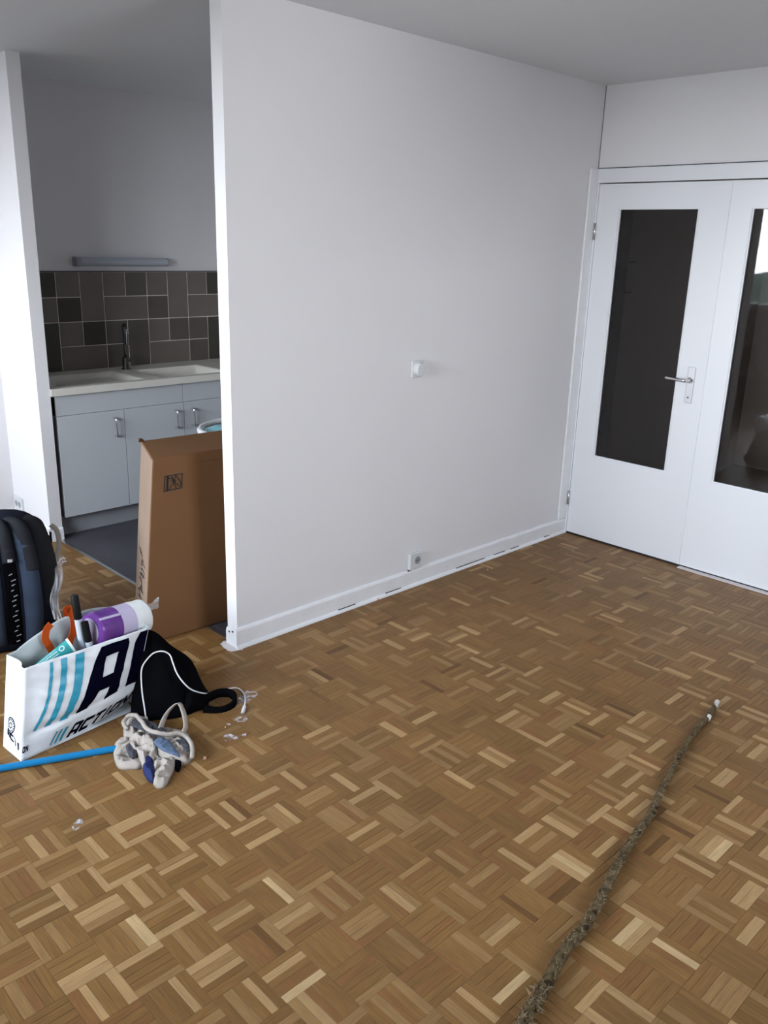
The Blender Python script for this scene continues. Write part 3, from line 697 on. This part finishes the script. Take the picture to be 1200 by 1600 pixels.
for (b0, b1, t0, t1) in ((.085, .112, .190, .215), (.175, .225, .275, .322), (.292, .362, .385, .455)):
    pts_l, pts_r = [], []
    for k in range(9):
        s = k / 8; cv = .035 * math.sin(math.pi * s) 
        pts_l.append((b0 + (t0 - b0) * s + cv, .27 + .70 * s)); pts_r.append((b1 + (t1 - b1) * s + cv, .27 + .70 * s))
    for k in range(8): bars.append([pts_l[k], pts_r[k], pts_r[k + 1], pts_l[k + 1]])
keep(decal(bars, front, M['teal'], 'printed_bars'), bag)
keep(decal(word('ACTION', .372, .030, .092, .150, .010, .045), front, M['navyink'], 'printed_letters', step=.015), bag)
sb_ = [[(a, .035), (a + w_, .035), (a + w_ + .045, .18), (a + .045, .18)] for a, w_ in ((.225, .014), (.262, .020), (.303, .028))]
keep(decal(sb_, front, M['teal'], 'printed_bars'), bag)
side = word('ACTI', .20, .165, .17, .085, .035, .02)
sh_ = [[(x, y - (x - .2) * .09) for x, y in poly] for poly in side]
keep(decal(word('ON', .006, .085, .020, .065, .004, .003), front, M['navyink'], 'side_letters'), bag)
keep(decal(sh_, left, M['navyink'], 'side_letters', step=.03), bag)
ring = []
for k in range(28):
    a0, a1 = 2 * math.pi * k / 28, 2 * math.pi * (k + 1) / 28
    for (r0, r1, on) in ((.085, .100, True), (.060, .078, k % 2 == 0), (.022, .040, k % 3 != 0)):
        if on: ring.append([(.42 + 1.9 * r0 * math.cos(a0), .30 + r0 * math.sin(a0) * .85), (.42 + 1.9 * r1 * math.cos(a0), .30 + r1 * math.sin(a0) * .85), (.42 + 1.9 * r1 * math.cos(a1), .30 + r1 * math.sin(a1) * .85), (.42 + 1.9 * r0 * math.cos(a1), .30 + r0 * math.sin(a1) * .85)])
em = decal(ring, left, M['navyink'], 'round_emblem', step=.3); keep(em, bag)
# orange webbing handle sewn inside the back panel
for pts in ([(80, 975), (73, 984), (71, 998), (76, 1008), (84, 1022)], [(101, 955), (108, 951), (113, 960), (116, 975), (114, 990), (109, 1003), (108, 1020)]):
    pp = [at(x, y, 1, -.050) for x, y in pts]
    keep(obj('handle_strap', ribbon(smooth_path(pp, 5), (1, 0, .15), .026, .002), M['orange']), bag)
keep(obj('handle_tab', hexa([at(99, 963, 1, -.02), at(112, 963, 1, -.02), at(112, 963, 1, -.017), at(99, 963, 1, -.017), at(99, 950, 1, -.02), at(112, 949, 1, -.02), at(112, 949, 1, -.017), at(99, 950, 1, -.017)]), M['orange']), bag)

# ---- things in the bag
rl = thing('paper_roll', 'kitchen paper roll in purple and white wrapping lying across the bag top', 'paper roll', tuple(at(180, 975, 1, -.085)))
A0 = at(141, 986, 1, -.10); A1 = at(226, 962, 1, -.06); ax_ = (A1 - A0); RR = .066
def rollpart(s0, s1, r, name, m, wr=.0):
    d, u_, v_ = frame_at(A0, A1)
    def fn(a, s):
        ang = a * 2 * math.pi; t = s0 + (s1 - s0) * s
        rr = r * (1 + wr * nz((math.cos(ang) * 3, math.sin(ang) * 3, t * 8)))
        if t < .06: rr *= .86 + .14 * (t / .06) ** .5
        if t > .93: rr *= 1 - .42 * ((t - .93) / .07) ** 2
        return A0 + ax_ * t + (u_ * math.cos(ang) + v_ * math.sin(ang)) * rr
    bm, V = grid(fn, 48, 14, True)
    for j in (0, 14): bm.faces.new([V[i][j] for i in range(48)])
    return keep(obj(name, bm, m, None, 'split'), rl)
rollpart(0, .40, RR, 'wrapper_band', M['purple'], .015); rollpart(.40, .66, RR * .998, 'wrapper_panel', M['lilac'], .015); rollpart(.66, 1, RR * .997, 'roll', M['paper'], .02)
d_, u_, v_ = frame_at(A0, A1)
up = Vector((0, 0, 1)); up = (up - d_ * up.dot(d_)).normalized(); sd_ = d_.cross(up)
if sd_.y > 0: sd_ = -sd_
st_a = math.radians(38); dirn = up * math.cos(st_a) + sd_ * math.sin(st_a); tang = d_.cross(dirn)
keep(obj('white_stripe', ribbon([A0 + ax_ * (.03 + .037 * k) + dirn * RR * 1.012 for k in range(11)], tuple(tang), .009, .0015), M['lilac']), rl)
bm, _ = grid(lambda u, v: A1 + d_ * (.002 + .055 * u) + up * (.030 + .012 * u + (v - .5) * (.045 - .035 * (1 - u) * 0) * (.5 + .5 * u)) + sd_ * (.012 * nz((u * 4, v * 6, 1)) + .01), 10, 10)
keep(obj('wrapper_tail', bm, M['film'], None, True), rl)
keep(obj('inner_rim', T([A0 - d_ * .002, A0 + d_ * .003], [.045, .05], 32), M['film'], None, 'split'), rl)

def marker(name, x0, y0, x1, y1, yp, r, label, captop):
    a = at(x0, y0, 1, yp); b = at(x1, y1, 1, yp - .01); b = a + (b - a) * 1.9; dd = (b - a); 
    t = thing(name, label, 'marker', tuple(b), 'thick markers in the bag')
    L_ = dd.length; c = captop / L_
    P_ = lambda s: a + dd * s
    keep(obj('cap', T([P_(0), P_(.01), P_(c)], [r * .8, r, r * 1.04], 18), M['blackplastic'], None, 'split'), t)
    keep(obj('barrel', T([P_(c), P_(.97), P_(1)], [r * .97, r * .93, r * .7], 18), M['greyplastic'], None, 'split'), t)
marker('marker_pen', 116, 930, 129, 1008, -.105, .0135, 'taller thick marker with black cap standing in the bag', .088)
marker('marker_pen', 132, 971, 141, 1015, -.130, .0125, 'shorter thick marker with black cap against the paper roll', .075)

# teal tube leaning in the bag, wide crimped end up
tb = thing('filler_tube', 'teal tube of filler with white rim lying in the bag corner', 'tube', tuple(at(80, 1040, 1, -.11)))
E0 = at(112, 1012, 1, -.12); E1 = at(45, 1056, 1, -.10); dt = (E1 - E0).normalized(); sw = dt.cross(Vector((.3, 1, .2))).normalized(); sn = dt.cross(sw).normalized()
if sn.y > 0: sn = -sn
LT = .17
def tubesurf(u, v, off=0):
    a = u * 2 * math.pi; wd = .038 * (1 - v * .55) ; th_ = .026 * (1 - v * .35)
    return E0 + dt * (LT * v) + sw * ((wd + off) * math.cos(a)) + sn * ((th_ + off) * math.sin(a))
bm, V = grid(tubesurf, 32, 10, True)
for j in (0, 10): bm.faces.new([V[i][j] for i in range(32)])
keep(obj('tube_body', bm, M['tube'], None, 'split'), tb)
bm, V = grid(lambda u, v: tubesurf(u, -.03 + .05 * v, .0018), 32, 2, True)
for j in (0, 2): bm.faces.new([V[i][j] for i in range(32)])
keep(obj('rim', bm, M['tubewhite'], None, 'split'), tb)
keep(obj('nozzle', T([E0 + dt * LT, E0 + dt * (LT + .012)], .008, 12), M['tubewhite'], None, 'split'), tb)
vd = CAM - E0; la = math.atan2(vd.dot(sn), vd.dot(sw)) / (2 * math.pi) + .02
def lab(u, v, off): return tubesurf(la + (u - .5) * .36, v, .001)
lt = []
random.seed(11)
for r in range(5):
    x = .12
    for k in range(16):
        wd = random.uniform(.012, .03); lt.append([(.16 + .15 * r, x + .16), (.16 + .15 * r + .05, x + .16), (.16 + .15 * r + .05, x + wd + .16), (.16 + .15 * r, x + wd + .16)]); x += wd + .012
keep(decal(lt, lab, M['tubewhite'], 'small_print', step=.2), tb)
rg = [[(.62 + r0 * 1.9 * math.cos(a), .17 + r0 * .8 * math.sin(a)) for (r0, a) in ((.05, 2 * math.pi * k / 16), (.075, 2 * math.pi * k / 16), (.075, 2 * math.pi * (k + 1) / 16), (.05, 2 * math.pi * (k + 1) / 16))] for k in range(16)]
keep(decal(rg, lab, M['tubewhite'], 'round_seal', step=.4), tb)

# ---------------------------------------------------------------- backpack
BPc = Vector((-3.13, .70, 0)); yaw = math.radians(-16)
bp = thing('backpack', 'large dark blue-grey backpack with black webbing at the left edge', 'backpack', tuple(BPc))
fwd = Vector((math.sin(yaw), -math.cos(yaw), 0)); rgt = Vector((math.cos(yaw), math.sin(yaw), 0))
HB = .565
def pack(th_, t, off=0):       # th_ 0 = front centre, + to the right
    c, s = math.cos(th_), math.sin(th_)
    a, b, n_ = .205, .150, 2.6
    r = 1 / ((abs(s / a) ** n_ + abs(c / b) ** n_) ** (1 / n_))
    prof = (.90 + .14 * math.sin(math.pi * min(1, t * 1.15)))
    if t > .80: prof *= math.sqrt(max(0, 1 - ((t - .80) / .204) ** 3.2))
    if t < .06: prof *= .9 + .1 * t / .06
    z = HB * t + .02 * math.sin(th_) * (t > .5) * (t - .5)
    rr = r * prof * (1 + .02 * nz((c * 2, s * 2, t * 4))) + off * (1 if t < .8 else .8)
    rid = .006 * math.cos(th_ * 9) * math.sin(math.pi * t)
    rr += rid
    return BPc + rgt * (rr * s) + fwd * (rr * c) + Vector((0, 0, z + off * .8 * max(0, (t - .75) * 4) + .003))
bm, V = grid(lambda u, v: pack(u * 2 * math.pi, v * .995), 96, 48, True)
bm.faces.new([V[i][0] for i in range(96)]); bm.faces.new([V[i][48] for i in range(96)])
keep(obj('pack_body', bm, M['navy'], None, True), bp)
def pad(t0, t1, a0, a1, h, name, m, wave=0):
    def fn(u, v):
        e_ = (4 * u * (1 - u)) ** .45; ev = min(1, min(v, 1 - v) * 10) ** .5
        th_ = a0 + (a1 - a0) * u + wave * math.sin(v * 3); return pack(th_, t0 + (t1 - t0) * v, -.004 + h * e_ * ev)
    bm, _ = grid(fn, 12, 40); return keep(obj(name, bm, m, None, True), bp)
pad(.05, .93, .48, .84, .030, 'back_pad', M['bluepad']); pad(.05, .93, -.42, .02, .030, 'back_pad', M['bluepad'])
pad(.30, .97, .98, 1.56, .024, 'side_panel', M['greypad']); pad(.04, .62, 1.06, 1.5, .014, 'side_pocket', M['navy'])
pad(.05, .74, +.07, .44, .012, 'webbing', M['black'])
pad(.70, .99, .08, .42, .030, 'shoulder_strap', M['greypad']); pad(.45, .99, -.95, -.50, .050, 'shoulder_strap', M['greypad']); pad(.60, .99, .50, .86, .034, 'shoulder_strap', M['greypad'])
pad(.72, .745, .16, .36, .036, 'buckle', M['alu'])
random.seed(5)
for k in range(14):
    t0 = .10 + .040 * k; a = .26 + .03 * math.sin(k * 2.3); a_ = .042 + .012 * math.sin(k * 1.7)
    pts = [pack(a - a_ + 2 * a_ * s, t0 + .006 * s + (.004 if k % 3 else -.002), .016) for s in (0, .33, .66, 1)]
    keep(obj('webbing_loop', ribbon(pts, (0, 0, 1), .0036, .002), M['stitch']), bp)
lp_ = [at(x, y, 1, .78) for x, y in ((79, 820), (88, 828), (92, 845), (90, 865), (85, 885))]
keep(obj('loop_strap', ribbon(smooth_path(lp_, 5), (1, -.3, 0), .022, .002), mat('beige_webbing', (.30, .28, .25, 1), .8), None, True), bp)
lp_ = [at(x, y, 1, .80) for x, y in ((79, 830), (76, 845), (79, 870))]
# clear film caught between backpack and bag
bm, _ = grid(lambda u, v: at(82 + 13 * u + 4 * math.sin(v * 7), 878 + 90 * v, 1, .62 - .55 * v + .03 * nz((u * 4, v * 6, 3))), 10, 24)
fl_ = obj('plastic_film', bm, M['film'], None, True); tag(fl_, 'crumpled clear plastic film hanging between backpack and shopping bag', 'plastic film')
bm, _ = grid(lambda u, v: Vector((-3.50 + .06 * u, -.02 + .20 * v, .01 + .03 * (nz((u * 3, v * 5, 6)) + .5))), 8, 14)
fl_ = obj('plastic_film', bm, M['film'], None, True); tag(fl_, 'scrap of clear film on the floor left of the shopping bag', 'plastic film')

# ---------------------------------------------------------------- black cloth bag
base = [(-3.035, -.225), (-2.97, -.295), (-2.905, -.330), (-2.845, -.335), (-2.79, -.325), (-2.735, -.27), (-2.715, -.19), (-2.735, -.09), (-2.80, .0), (-2.885, .03), (-2.935, -.05)]
apex = Vector((-2.893, -.120, .272))
nb = len(base)
def basept(u):
    k = u * nb; i = int(k) % nb; t = k - int(k); p = [Vector((*base[(i + j) % nb], 0)) for j in (-1, 0, 1, 2)]
    return .5 * ((2 * p[1]) + (p[2] - p[0]) * t + (2 * p[0] - 5 * p[1] + 4 * p[2] - p[3]) * t * t + (3 * p[1] - p[0] - 3 * p[2] + p[3]) * t ** 3)
def blackbag(u, v):
    b = basept(u); a = apex; r = 1 - v
    p = Vector((a.x + (b.x - a.x) * r ** .9, a.y + (b.y - a.y) * r ** .9, 0))
    z = a.z * (1 - r ** 1.25) if v > 0 else 0
    n_ = nz((u * 9 * 1.0, v * 2.2, 2)) * .028 * math.sin(math.pi * v)
    d = Vector((b.x - a.x, b.y - a.y, 0)).normalized()
    return p + d * n_ + Vector((0, 0, z + .002 + max(0, n_) * .6))
bm, V = grid(blackbag, 110, 30, True); bm.faces.new([V[i][0] for i in range(110)]); bmesh.ops.remove_doubles(bm, verts=bm.verts, dist=.0004)
bvh = BVHTree.FromBMesh(bm)
kb = thing('black_bag', 'slumped black cloth bag leaning on the right end of the shopping bag', 'bag', (-2.88, -.17, 0))
keep(obj('cloth_body', bm, M['black'], None, True), kb)
loop = [(312, 1098), (326, 1090), (342, 1083), (358, 1083), (367, 1090), (365, 1101), (352, 1109), (335, 1111), (318, 1108)]
lz = [.03, .03, .028, .022, .014, .008, .006, .006, .012]
lpts = smooth_path([at(x, y, 2, z) for (x, y), z in zip(loop, lz)], 5)
keep(obj('loop_handle', ribbon(lpts, (0, 0, 1), .030, .014), M['black'], None, True), kb)
tail = [at(290, 1095, 2, .05), at(308, 1098, 2, .03), at(322, 1097, 2, .02)]
keep(obj('strap', T(smooth_path(tail, 4), [.035] * 3 + [.028] * 3 + [.02] * 3, 12), M['black'], None, True), kb)
# small light crease line beside the bag lettering
# cable over it
def hit(x, y, off):
    d = ray(x, y).normalized(); loc, nrm, i, dist = bvh.ray_cast(CAM, d)
    f = at(x, y, 2, off)
    if loc is not None and loc.z > off: return loc + (nrm if nrm.dot(d) < 0 else -nrm) * off
    return f
cpx = [(228, 1120), (226, 1105), (223, 1082), (221, 1055), (223, 1040), (231, 1028), (242, 1020), (254, 1018), (264, 1024), (270, 1036), (276, 1052), (285, 1066), (297, 1077), (312, 1083), (330, 1084), (345, 1080), (358, 1076), (370, 1075), (379, 1081), (383, 1092), (382, 1104)]
cb_ = thing('charging_cable', 'thin white charging cable looped over the black cloth bag', 'cable', tuple(at(383, 1110, 2, 0)))
pts = [hit(x, y, .004) for x, y in cpx]
pts[-7] = at(330, 1084, 2, .030); pts[-6] = at(345, 1080, 2, .030); pts[-5] = at(358, 1076, 2, .026)
pts = smooth_path(pts, 4)
keep(obj('wire', T(pts, .0028, 8), M['cable'], None, True), cb_)
keep(obj('connector', T([pts[0], pts[0] + (pts[0] - pts[1]).normalized() * .028], .006, 8), M['cable'], None, 'split'), cb_)
e0 = pts[-1]; e1 = at(379, 1114, 2, .005)
keep(obj('connector', T([e0, e1], .0065, 8), M['cable'], None, 'split'), cb_)
keep(obj('plug_tip', T([e1, e1 + (e1 - e0).normalized() * .010], .004, 8), M['alu'], None, 'split'), cb_)

# ---------------------------------------------------------------- blue pole
pp0 = at(-60, 1211, 2, .012); pp1 = at(196, 1167, 2, .012)
pl_ = thing('blue_pole', 'bright blue broom pole on the floor in front of the shopping bag', 'pole', tuple(pp1))
keep(obj('shaft', T([pp0, pp1], .0115, 18), M['pole'], None, 'split'), pl_)
keep(obj('end_plug', T([pp1, pp1 + (pp1 - pp0).normalized() * .02], [.0115, .008], 18), M['pole'], None, 'split'), pl_)

# ---------------------------------------------------------------- crumpled canvas gloves
gl = thing('work_gloves', 'crumpled beige canvas work gloves with blue patches on the floor', 'gloves', tuple(at(240, 1185, 2, 0)))
def lobe(outline, z0, h, name, m, seed, fold=.012, flat=.5, par=gl):
    pts = [at(x, y, 2, z0) for x, y in outline]; cen = sum(pts, Vector()) / len(pts); n_ = len(pts)
    def op(u):
        k = u * n_; i = int(k) % n_; t = k - int(k); p = [pts[(i + j) % n_] for j in (-1, 0, 1, 2)]
        return .5 * ((2 * p[1]) + (p[2] - p[0]) * t + (2 * p[0] - 5 * p[1] + 4 * p[2] - p[3]) * t * t + (3 * p[1] - p[0] - 3 * p[2] + p[3]) * t ** 3)
    def fn(u, v):
        b = op(u); r = 1 - v; p = cen.lerp(b, r)
        z = h * .72 * (1 - r ** 4) ** flat
        cr_ = 1 - abs(nz((p.x * 14 + seed, p.y * 14, seed * 1.7))) * 2
        cr2 = 1 - abs(nz((p.x * 30 + seed, p.y * 46, seed * 2.7))) * 2.6
        z += (1.25 * fold * cr_ + fold * .8 * cr2) * (1 - r ** 5) - fold * .9 * (1 - r ** 5)
        return Vector((p.x, p.y, z0 + max(z, 0)))
    bm, V = grid(fn, 64, 18, True); bm.faces.new([V[i][0] for i in range(64)]); bmesh.ops.remove_doubles(bm, verts=bm.verts, dist=.0003)
    return keep(obj(name, bm, m, None, True), par)
lobe([(177, 1178), (180, 1165), (192, 1156), (208, 1154), (222, 1160), (230, 1180), (222, 1200), (203, 1203), (184, 1200)], .001, .030, 'glove_palm', M['canvas'], 1.0, .014)
lobe([(196, 1168), (193, 1135), (205, 1122), (225, 1128), (248, 1142), (252, 1165), (246, 1190), (230, 1206), (220, 1198)], .002, .055, 'glove_back', M['canvas'], 2.3, .018)
lobe([(236, 1150), (262, 1142), (288, 1146), (299, 1160), (301, 1178), (296, 1192), (280, 1196), (258, 1192), (240, 1178)], .002, .042, 'glove_cuff', M['canvas'], 4.1, .018)
lobe([(236, 1184), (255, 1172), (275, 1180), (276, 1196), (268, 1212), (258, 1230), (245, 1232), (238, 1222), (240, 1205)], .001, .034, 'glove_finger', M['canvas'], 5.7, .014)
lobe([(223, 1200), (227, 1188), (235, 1186), (241, 1196), (243, 1212), (240, 1224), (231, 1220), (225, 1210)], .004, .034, 'blue_patch', M['cobalt'], 6.1, .006)['label'] = 'cobalt blue finger patch'
lobe([(272, 1184), (279, 1180), (284, 1192), (280, 1206), (274, 1202)], .002, .025, 'dark_patch', M['black'], 7.1, .004)
def patch(outline, z0, h, name, m, seed): return lobe(outline, z0, h, name, m, seed, .005, .8)
patch([(240, 1160), (250, 1152), (264, 1158), (276, 1172), (281, 1183), (268, 1179), (252, 1172)], .047, .014, 'denim_patch', M['denim'], 3.3)['label'] = 'faded denim blue patch'
patch([(197, 1164), (207, 1161), (216, 1168), (212, 1182), (206, 1186), (199, 1176)], .028, .012, 'grey_patch', M['greycloth'], 8.8)
patch([(208, 1124), (225, 1124), (250, 1134), (262, 1146), (246, 1150), (224, 1142), (206, 1134)], .062, .012, 'grey_lining', M['greycloth'], 9.9)
patch([(270, 1152), (286, 1154), (295, 1164), (293, 1176), (284, 1166)], .040, .010, 'dark_lining', M['greycloth'], 11.9)
rimp = smooth_path([at(x, y, 2, z) for x, y, z in ((199, 1139, .05), (193, 1130, .06), (200, 1119, .07), (212, 1118, .078), (222, 1128, .08), (230, 1139, .08), (246, 1145, .078), (264, 1147, .07), (280, 1146, .062), (292, 1152, .05), (300, 1166, .04), (300, 1184, .03))], 6)
rimp = [p + Vector((0, 0, .003 * nz((k * .35, 1, 2)))) for k, p in enumerate(rimp)]
keep(obj('cuff_hem', T(rimp, .0075, 8), M['canvas'], None, True), gl)
lpz = [(250, 1140, .065), (258, 1120, .085), (268, 1106, .105), (279, 1099, .115), (285, 1108, .10), (289, 1122, .085), (290, 1136, .068), (286, 1145, .06)]
keep(obj('hanging_loop', ribbon(smooth_path([at(x, y, 2, z) for x, y, z in lpz], 5), (.75, .35, -.25), .021, .003), M['canvas'], None, True), gl)

# ---------------------------------------------------------------- long rough stick
axp = [(785, 1668, .016), (822, 1588, .02), (850, 1545, .018), (880, 1488, .018), (912, 1449, .018), (938, 1405, .018), (962, 1356, .016), (990, 1310, .016), (1014, 1276, .015), (1030, 1242, .015), (1047, 1208, .014), (1068, 1171, .013), (1088, 1140, .012), (1105, 1121, .012), (1119, 1101, .011)]
sp = smooth_path([at(x, y, 2, z) for x, y, z in axp], 16); n_ = len(sp)
st_ = thing('long_stick', 'long rough bark-covered stick lying across the parquet', 'stick', tuple(at(1000, 1290, 2, 0)))
bm = bmesh.new(); seg = 22; rings = []
for i, p in enumerate(sp):
    t = (sp[min(i + 1, n_ - 1)] - sp[max(i - 1, 0)]).normalized(); u_ = Vector((0, 0, 1)).cross(t).normalized(); v_ = t.cross(u_)
    s = i / (n_ - 1); r0 = .0165 - .0078 * s
    row = []
    for k in range(seg):
        a = 2 * math.pi * k / seg; dist = s * 2.3
        rr = r0 * (1 + .12 * nz((math.cos(a + dist * 14) * 1.3, math.sin(a + dist * 14) * 1.3, dist * 18)) + .10 * nz((math.cos(a) * 3, math.sin(a) * 3, dist * 55)) + .04 * math.sin(3 * a + dist * 60))
        row.append(bm.verts.new(p + (u_ * math.cos(a) + v_ * math.sin(a)) * rr))
    rings.append(row)
for i in range(n_ - 1):
    for k in range(seg): bm.faces.new([rings[i][k], rings[i][(k + 1) % seg], rings[i + 1][(k + 1) % seg], rings[i + 1][k]])
bm.faces.new(rings[0]); bm.faces.new(rings[-1][::-1])
keep(obj('stem', bm, M['bark'], None, True), st_)
bm = bmesh.new(); random.seed(21)
for k in range(620):
    i = int(random.random() ** 1.1 * (n_ - 3)); p = sp[i]; t = (sp[i + 1] - p).normalized(); u_ = Vector((0, 0, 1)).cross(t).normalized(); v_ = t.cross(u_); a = random.uniform(-.2, math.pi + .2)
    s = i / n_; r0 = (.0165 - .0078 * s) * 1.02; d = u_ * math.cos(a) + v_ * math.sin(a); q0 = p + d * r0
    tw = (t * random.uniform(.4, 1) + d.cross(t) * random.uniform(-.9, .9)).normalized(); L_ = random.uniform(.006, .020) * (1.25 - s * .5); sdv = d.cross(tw).normalized() * random.uniform(.0010, .0028)
    vs = [bm.verts.new(x) for x in (q0 - sdv, q0 + sdv, q0 + tw * L_ + d * random.uniform(.0003, .0022))]; bm.faces.new(vs)
for (x, y, z) in ((838, 1560, .03), (846, 1580, .03), (834, 1548, .04), (822, 1592, .035), (1036, 1237, .024), (830, 1600, .03)):
    for j in range(3):
        q0 = at(x + random.uniform(-6, 6), y + random.uniform(-8, 8), 2, z); dv = Vector((random.uniform(-1, 1), random.uniform(-1, 1), random.uniform(0, .7))).normalized(); sv = dv.orthogonal().normalized() * .004
        vs = [bm.verts.new(c_) for c_ in (q0 - sv, q0 + sv, q0 + dv * .020)]; bm.faces.new(vs)
o = keep(obj('bark_shreds', bm, M['shred']), st_); o['kind'] = 'stuff'
for (x, y, r) in ((933, 1408, .007), (915, 1449, .009), (1026, 1262, .006), (1022, 1270, .006), (1060, 1186, .006), (928, 1425, .008), (856, 1536, .009)):
    p = at(x, y, 2, .030 - .006 * (1600 - y) / 500)
    bm = bmesh.new(); bmesh.ops.create_icosphere(bm, subdivisions=2, radius=r)
    for v in bm.verts: v.co = Vector((v.co.x * 1.3, v.co.y, v.co.z * .55)) * (1 + .35 * nz(v.co * 120)) + p
    keep(obj('knot', bm, M['barkdark'], None, True), st_)
e0 = at(1117, 1105, 2, .012); e1 = at(1121, 1096, 2, .012)
o = keep(obj('tip', T([e0, e1], [.0092, .0085], 14), M['paleend'], None, 'split'), st_); o['label'] = 'pale whitish cut tip'
keep(obj('tape_patch', T([at(1106, 1123, 2, .014), at(1108, 1119, 2, .014)], .0092, 14), M['paleend'], None, 'split'), st_)

# ---------------------------------------------------------------- marks and crumbs on the floor
def smear(outline, label, m='dust', z=.0012):
    pts = [at(x, y, 2, z) for x, y in outline]; cen = sum(pts, Vector()) / len(pts); bm = bmesh.new()
    k_ = 5; n_ = len(pts) * k_
    sm = smooth_path(pts + [pts[0]], k_)[:-1]
    sm = [cen + (p - cen) * (1 + .18 * nz((i * .9, 3, 1))) for i, p in enumerate(sm)]; vs = [bm.verts.new((p.x, p.y, z)) for p in sm]; bm.faces.new(vs)
    o = obj('plaster_smear', bm, M[m]); tag(o, label, 'stain'); return o
smear([(372, 1092), (382, 1080), (402, 1082), (398, 1090), (384, 1098), (374, 1100)], 'white plaster dust smear under the cable end')
smear([(366, 1124), (376, 1119), (386, 1121), (384, 1127), (372, 1128)], 'small white plaster smear just below the cable plug')
smear([(349, 1150), (358, 1146), (370, 1150), (384, 1146), (380, 1154), (362, 1156), (352, 1158)], 'lowest white plaster smear in front of the black bag')
smear([(354, 1130), (360, 1131), (358, 1135), (353, 1134)], 'tiny white plaster spot left of the cable plug')
smear([(112, 1290), (122, 1280), (130, 1282), (126, 1292), (116, 1298)], 'faint plaster mark on parquet below the blue pole')
sm_ = smear([(344, 1006), (354, 1001), (372, 1010), (380, 1014), (362, 1018), (352, 1014)], 'grey plaster residue at the foot of the partition end', 'plaster', .0015)
smear([(90, 868), (98, 868), (104, 876), (97, 882), (88, 884)], 'pale smear on the parquet right of the backpack', 'dust')
for (x, y, r) in ((320, 1184, .006), (352, 1136, .003), (590, 936, .006), (627, 1296, .002), (762, 890, .004)):
    bm = bmesh.new(); bmesh.ops.create_icosphere(bm, subdivisions=2, radius=r); p = at(x, y, 2, r * .7)
    for v in bm.verts: v.co = v.co * (1 + .3 * nz(v.co * 300)) + p
    lbl = {320: 'small orange-beige crumb on the parquet right of the gloves', 352: 'tiny crumb beside the plaster smears', 590: 'plaster crumb at the foot of the partition baseboard', 627: 'dark speck in the middle of the parquet', 762: 'small crumb near the baseboard towards the door'}[x]
    tag(obj('crumb', bm, M['crumb'] if x != 627 else M['ink'], None, True), lbl, 'crumb')

# ---------------------------------------------------------------- what the door glass mirrors, by the window
def mirrored(px, py, ax, val):
    p = at(px, py, 0, .014); d = (p - CAM); d.x = -d.x; t = (val - p[ax]) / d[ax]; return p + d * t
pc = Vector((-5.40, .92, 0))
pt = thing('potted_plant', 'leafy plant in a dark pot by the window, mirrored in the right door pane', 'plant', tuple(pc))
keep(obj('pot', T([pc + Vector((0, 0, z)) for z in (0, .01, .30, .34, .34)], [.15, .16, .21, .215, .19], 28), M['terracotta'], None, 'split'), pt)
random.seed(9)
for k in range(9):
    a = k * 2.4; top = pc + Vector((.26 * math.cos(a), .26 * math.sin(a), .62 + .045 * k)); mid = pc.lerp(top, .55) + Vector((0, 0, .12))
    keep(obj('stem', T(smooth_path([pc + Vector((0, 0, .33)), mid, top], 5), .007, 6), M['leaf'], None, True), pt)
    dv = Vector((math.cos(a), math.sin(a), -.35)).normalized(); sv = dv.cross(Vector((0, 0, 1))).normalized()
    bm, _ = grid(lambda u, v: top + dv * (.26 * u) + sv * ((v - .5) * .15 * math.sin(math.pi * min(1, u * .97 + .02)) ** .7) + Vector((0, 0, -.10 * u * u + .05 * abs(v - .5))), 10, 6)
    keep(obj('leaf', bm, M['leaf'], None, True), pt)
jg = Vector((-5.35, 1.22, 0))
j_ = thing('plastic_jug', 'pale plastic jug on the floor beside the potted plant', 'jug', tuple(jg))
keep(obj('jug_body', T([jg + Vector((0, 0, z)) for z in (0, .01, .2, .27, .30)], [.08, .09, .09, .05, .03], 20), M['tubewhite'], None, 'split'), j_)
keep(obj('cap', T([jg + Vector((0, 0, .30)), jg + Vector((0, 0, .325))], .026, 16), M['pole'], None, 'split'), j_)
# outside
o = struct('ground_outside', B(-60, -40, -3.2, -6.3, 40, -3), M['ground'])
for k, (x, y, h) in enumerate(((-16, 4.0, 4.2), (-18, 12.5, 4.5), (-17, -3.5, 4.1), (-20, -12, 4.4))):
    t = thing('garden_tree', ['dense tree outside, nearest the left end of the window', 'tallest tree outside beyond the window', 'low round tree outside facing the window centre', 'distant tree outside to the right'][k], 'tree', (x, y, -3), 'trees outside the window')
    bm = bmesh.new(); bmesh.ops.create_icosphere(bm, subdivisions=4, radius=1)
    for v in bm.verts: v.co = Vector((v.co.x * 2.6, v.co.y * 2.8, v.co.z * h * .42)) * (1 + .35 * nz(v.co * 2.2 + Vector((k, 0, 0))) + .12 * nz(v.co * 9)) + Vector((x, y, -3 + h * .60))
    keep(obj('crown', bm, M['tree'], None, True), t)
    keep(obj('trunk', T([(x, y, -3), (x, y, -3 + h * .4)], [.22, .15], 10), M['bark'], None, True), t)
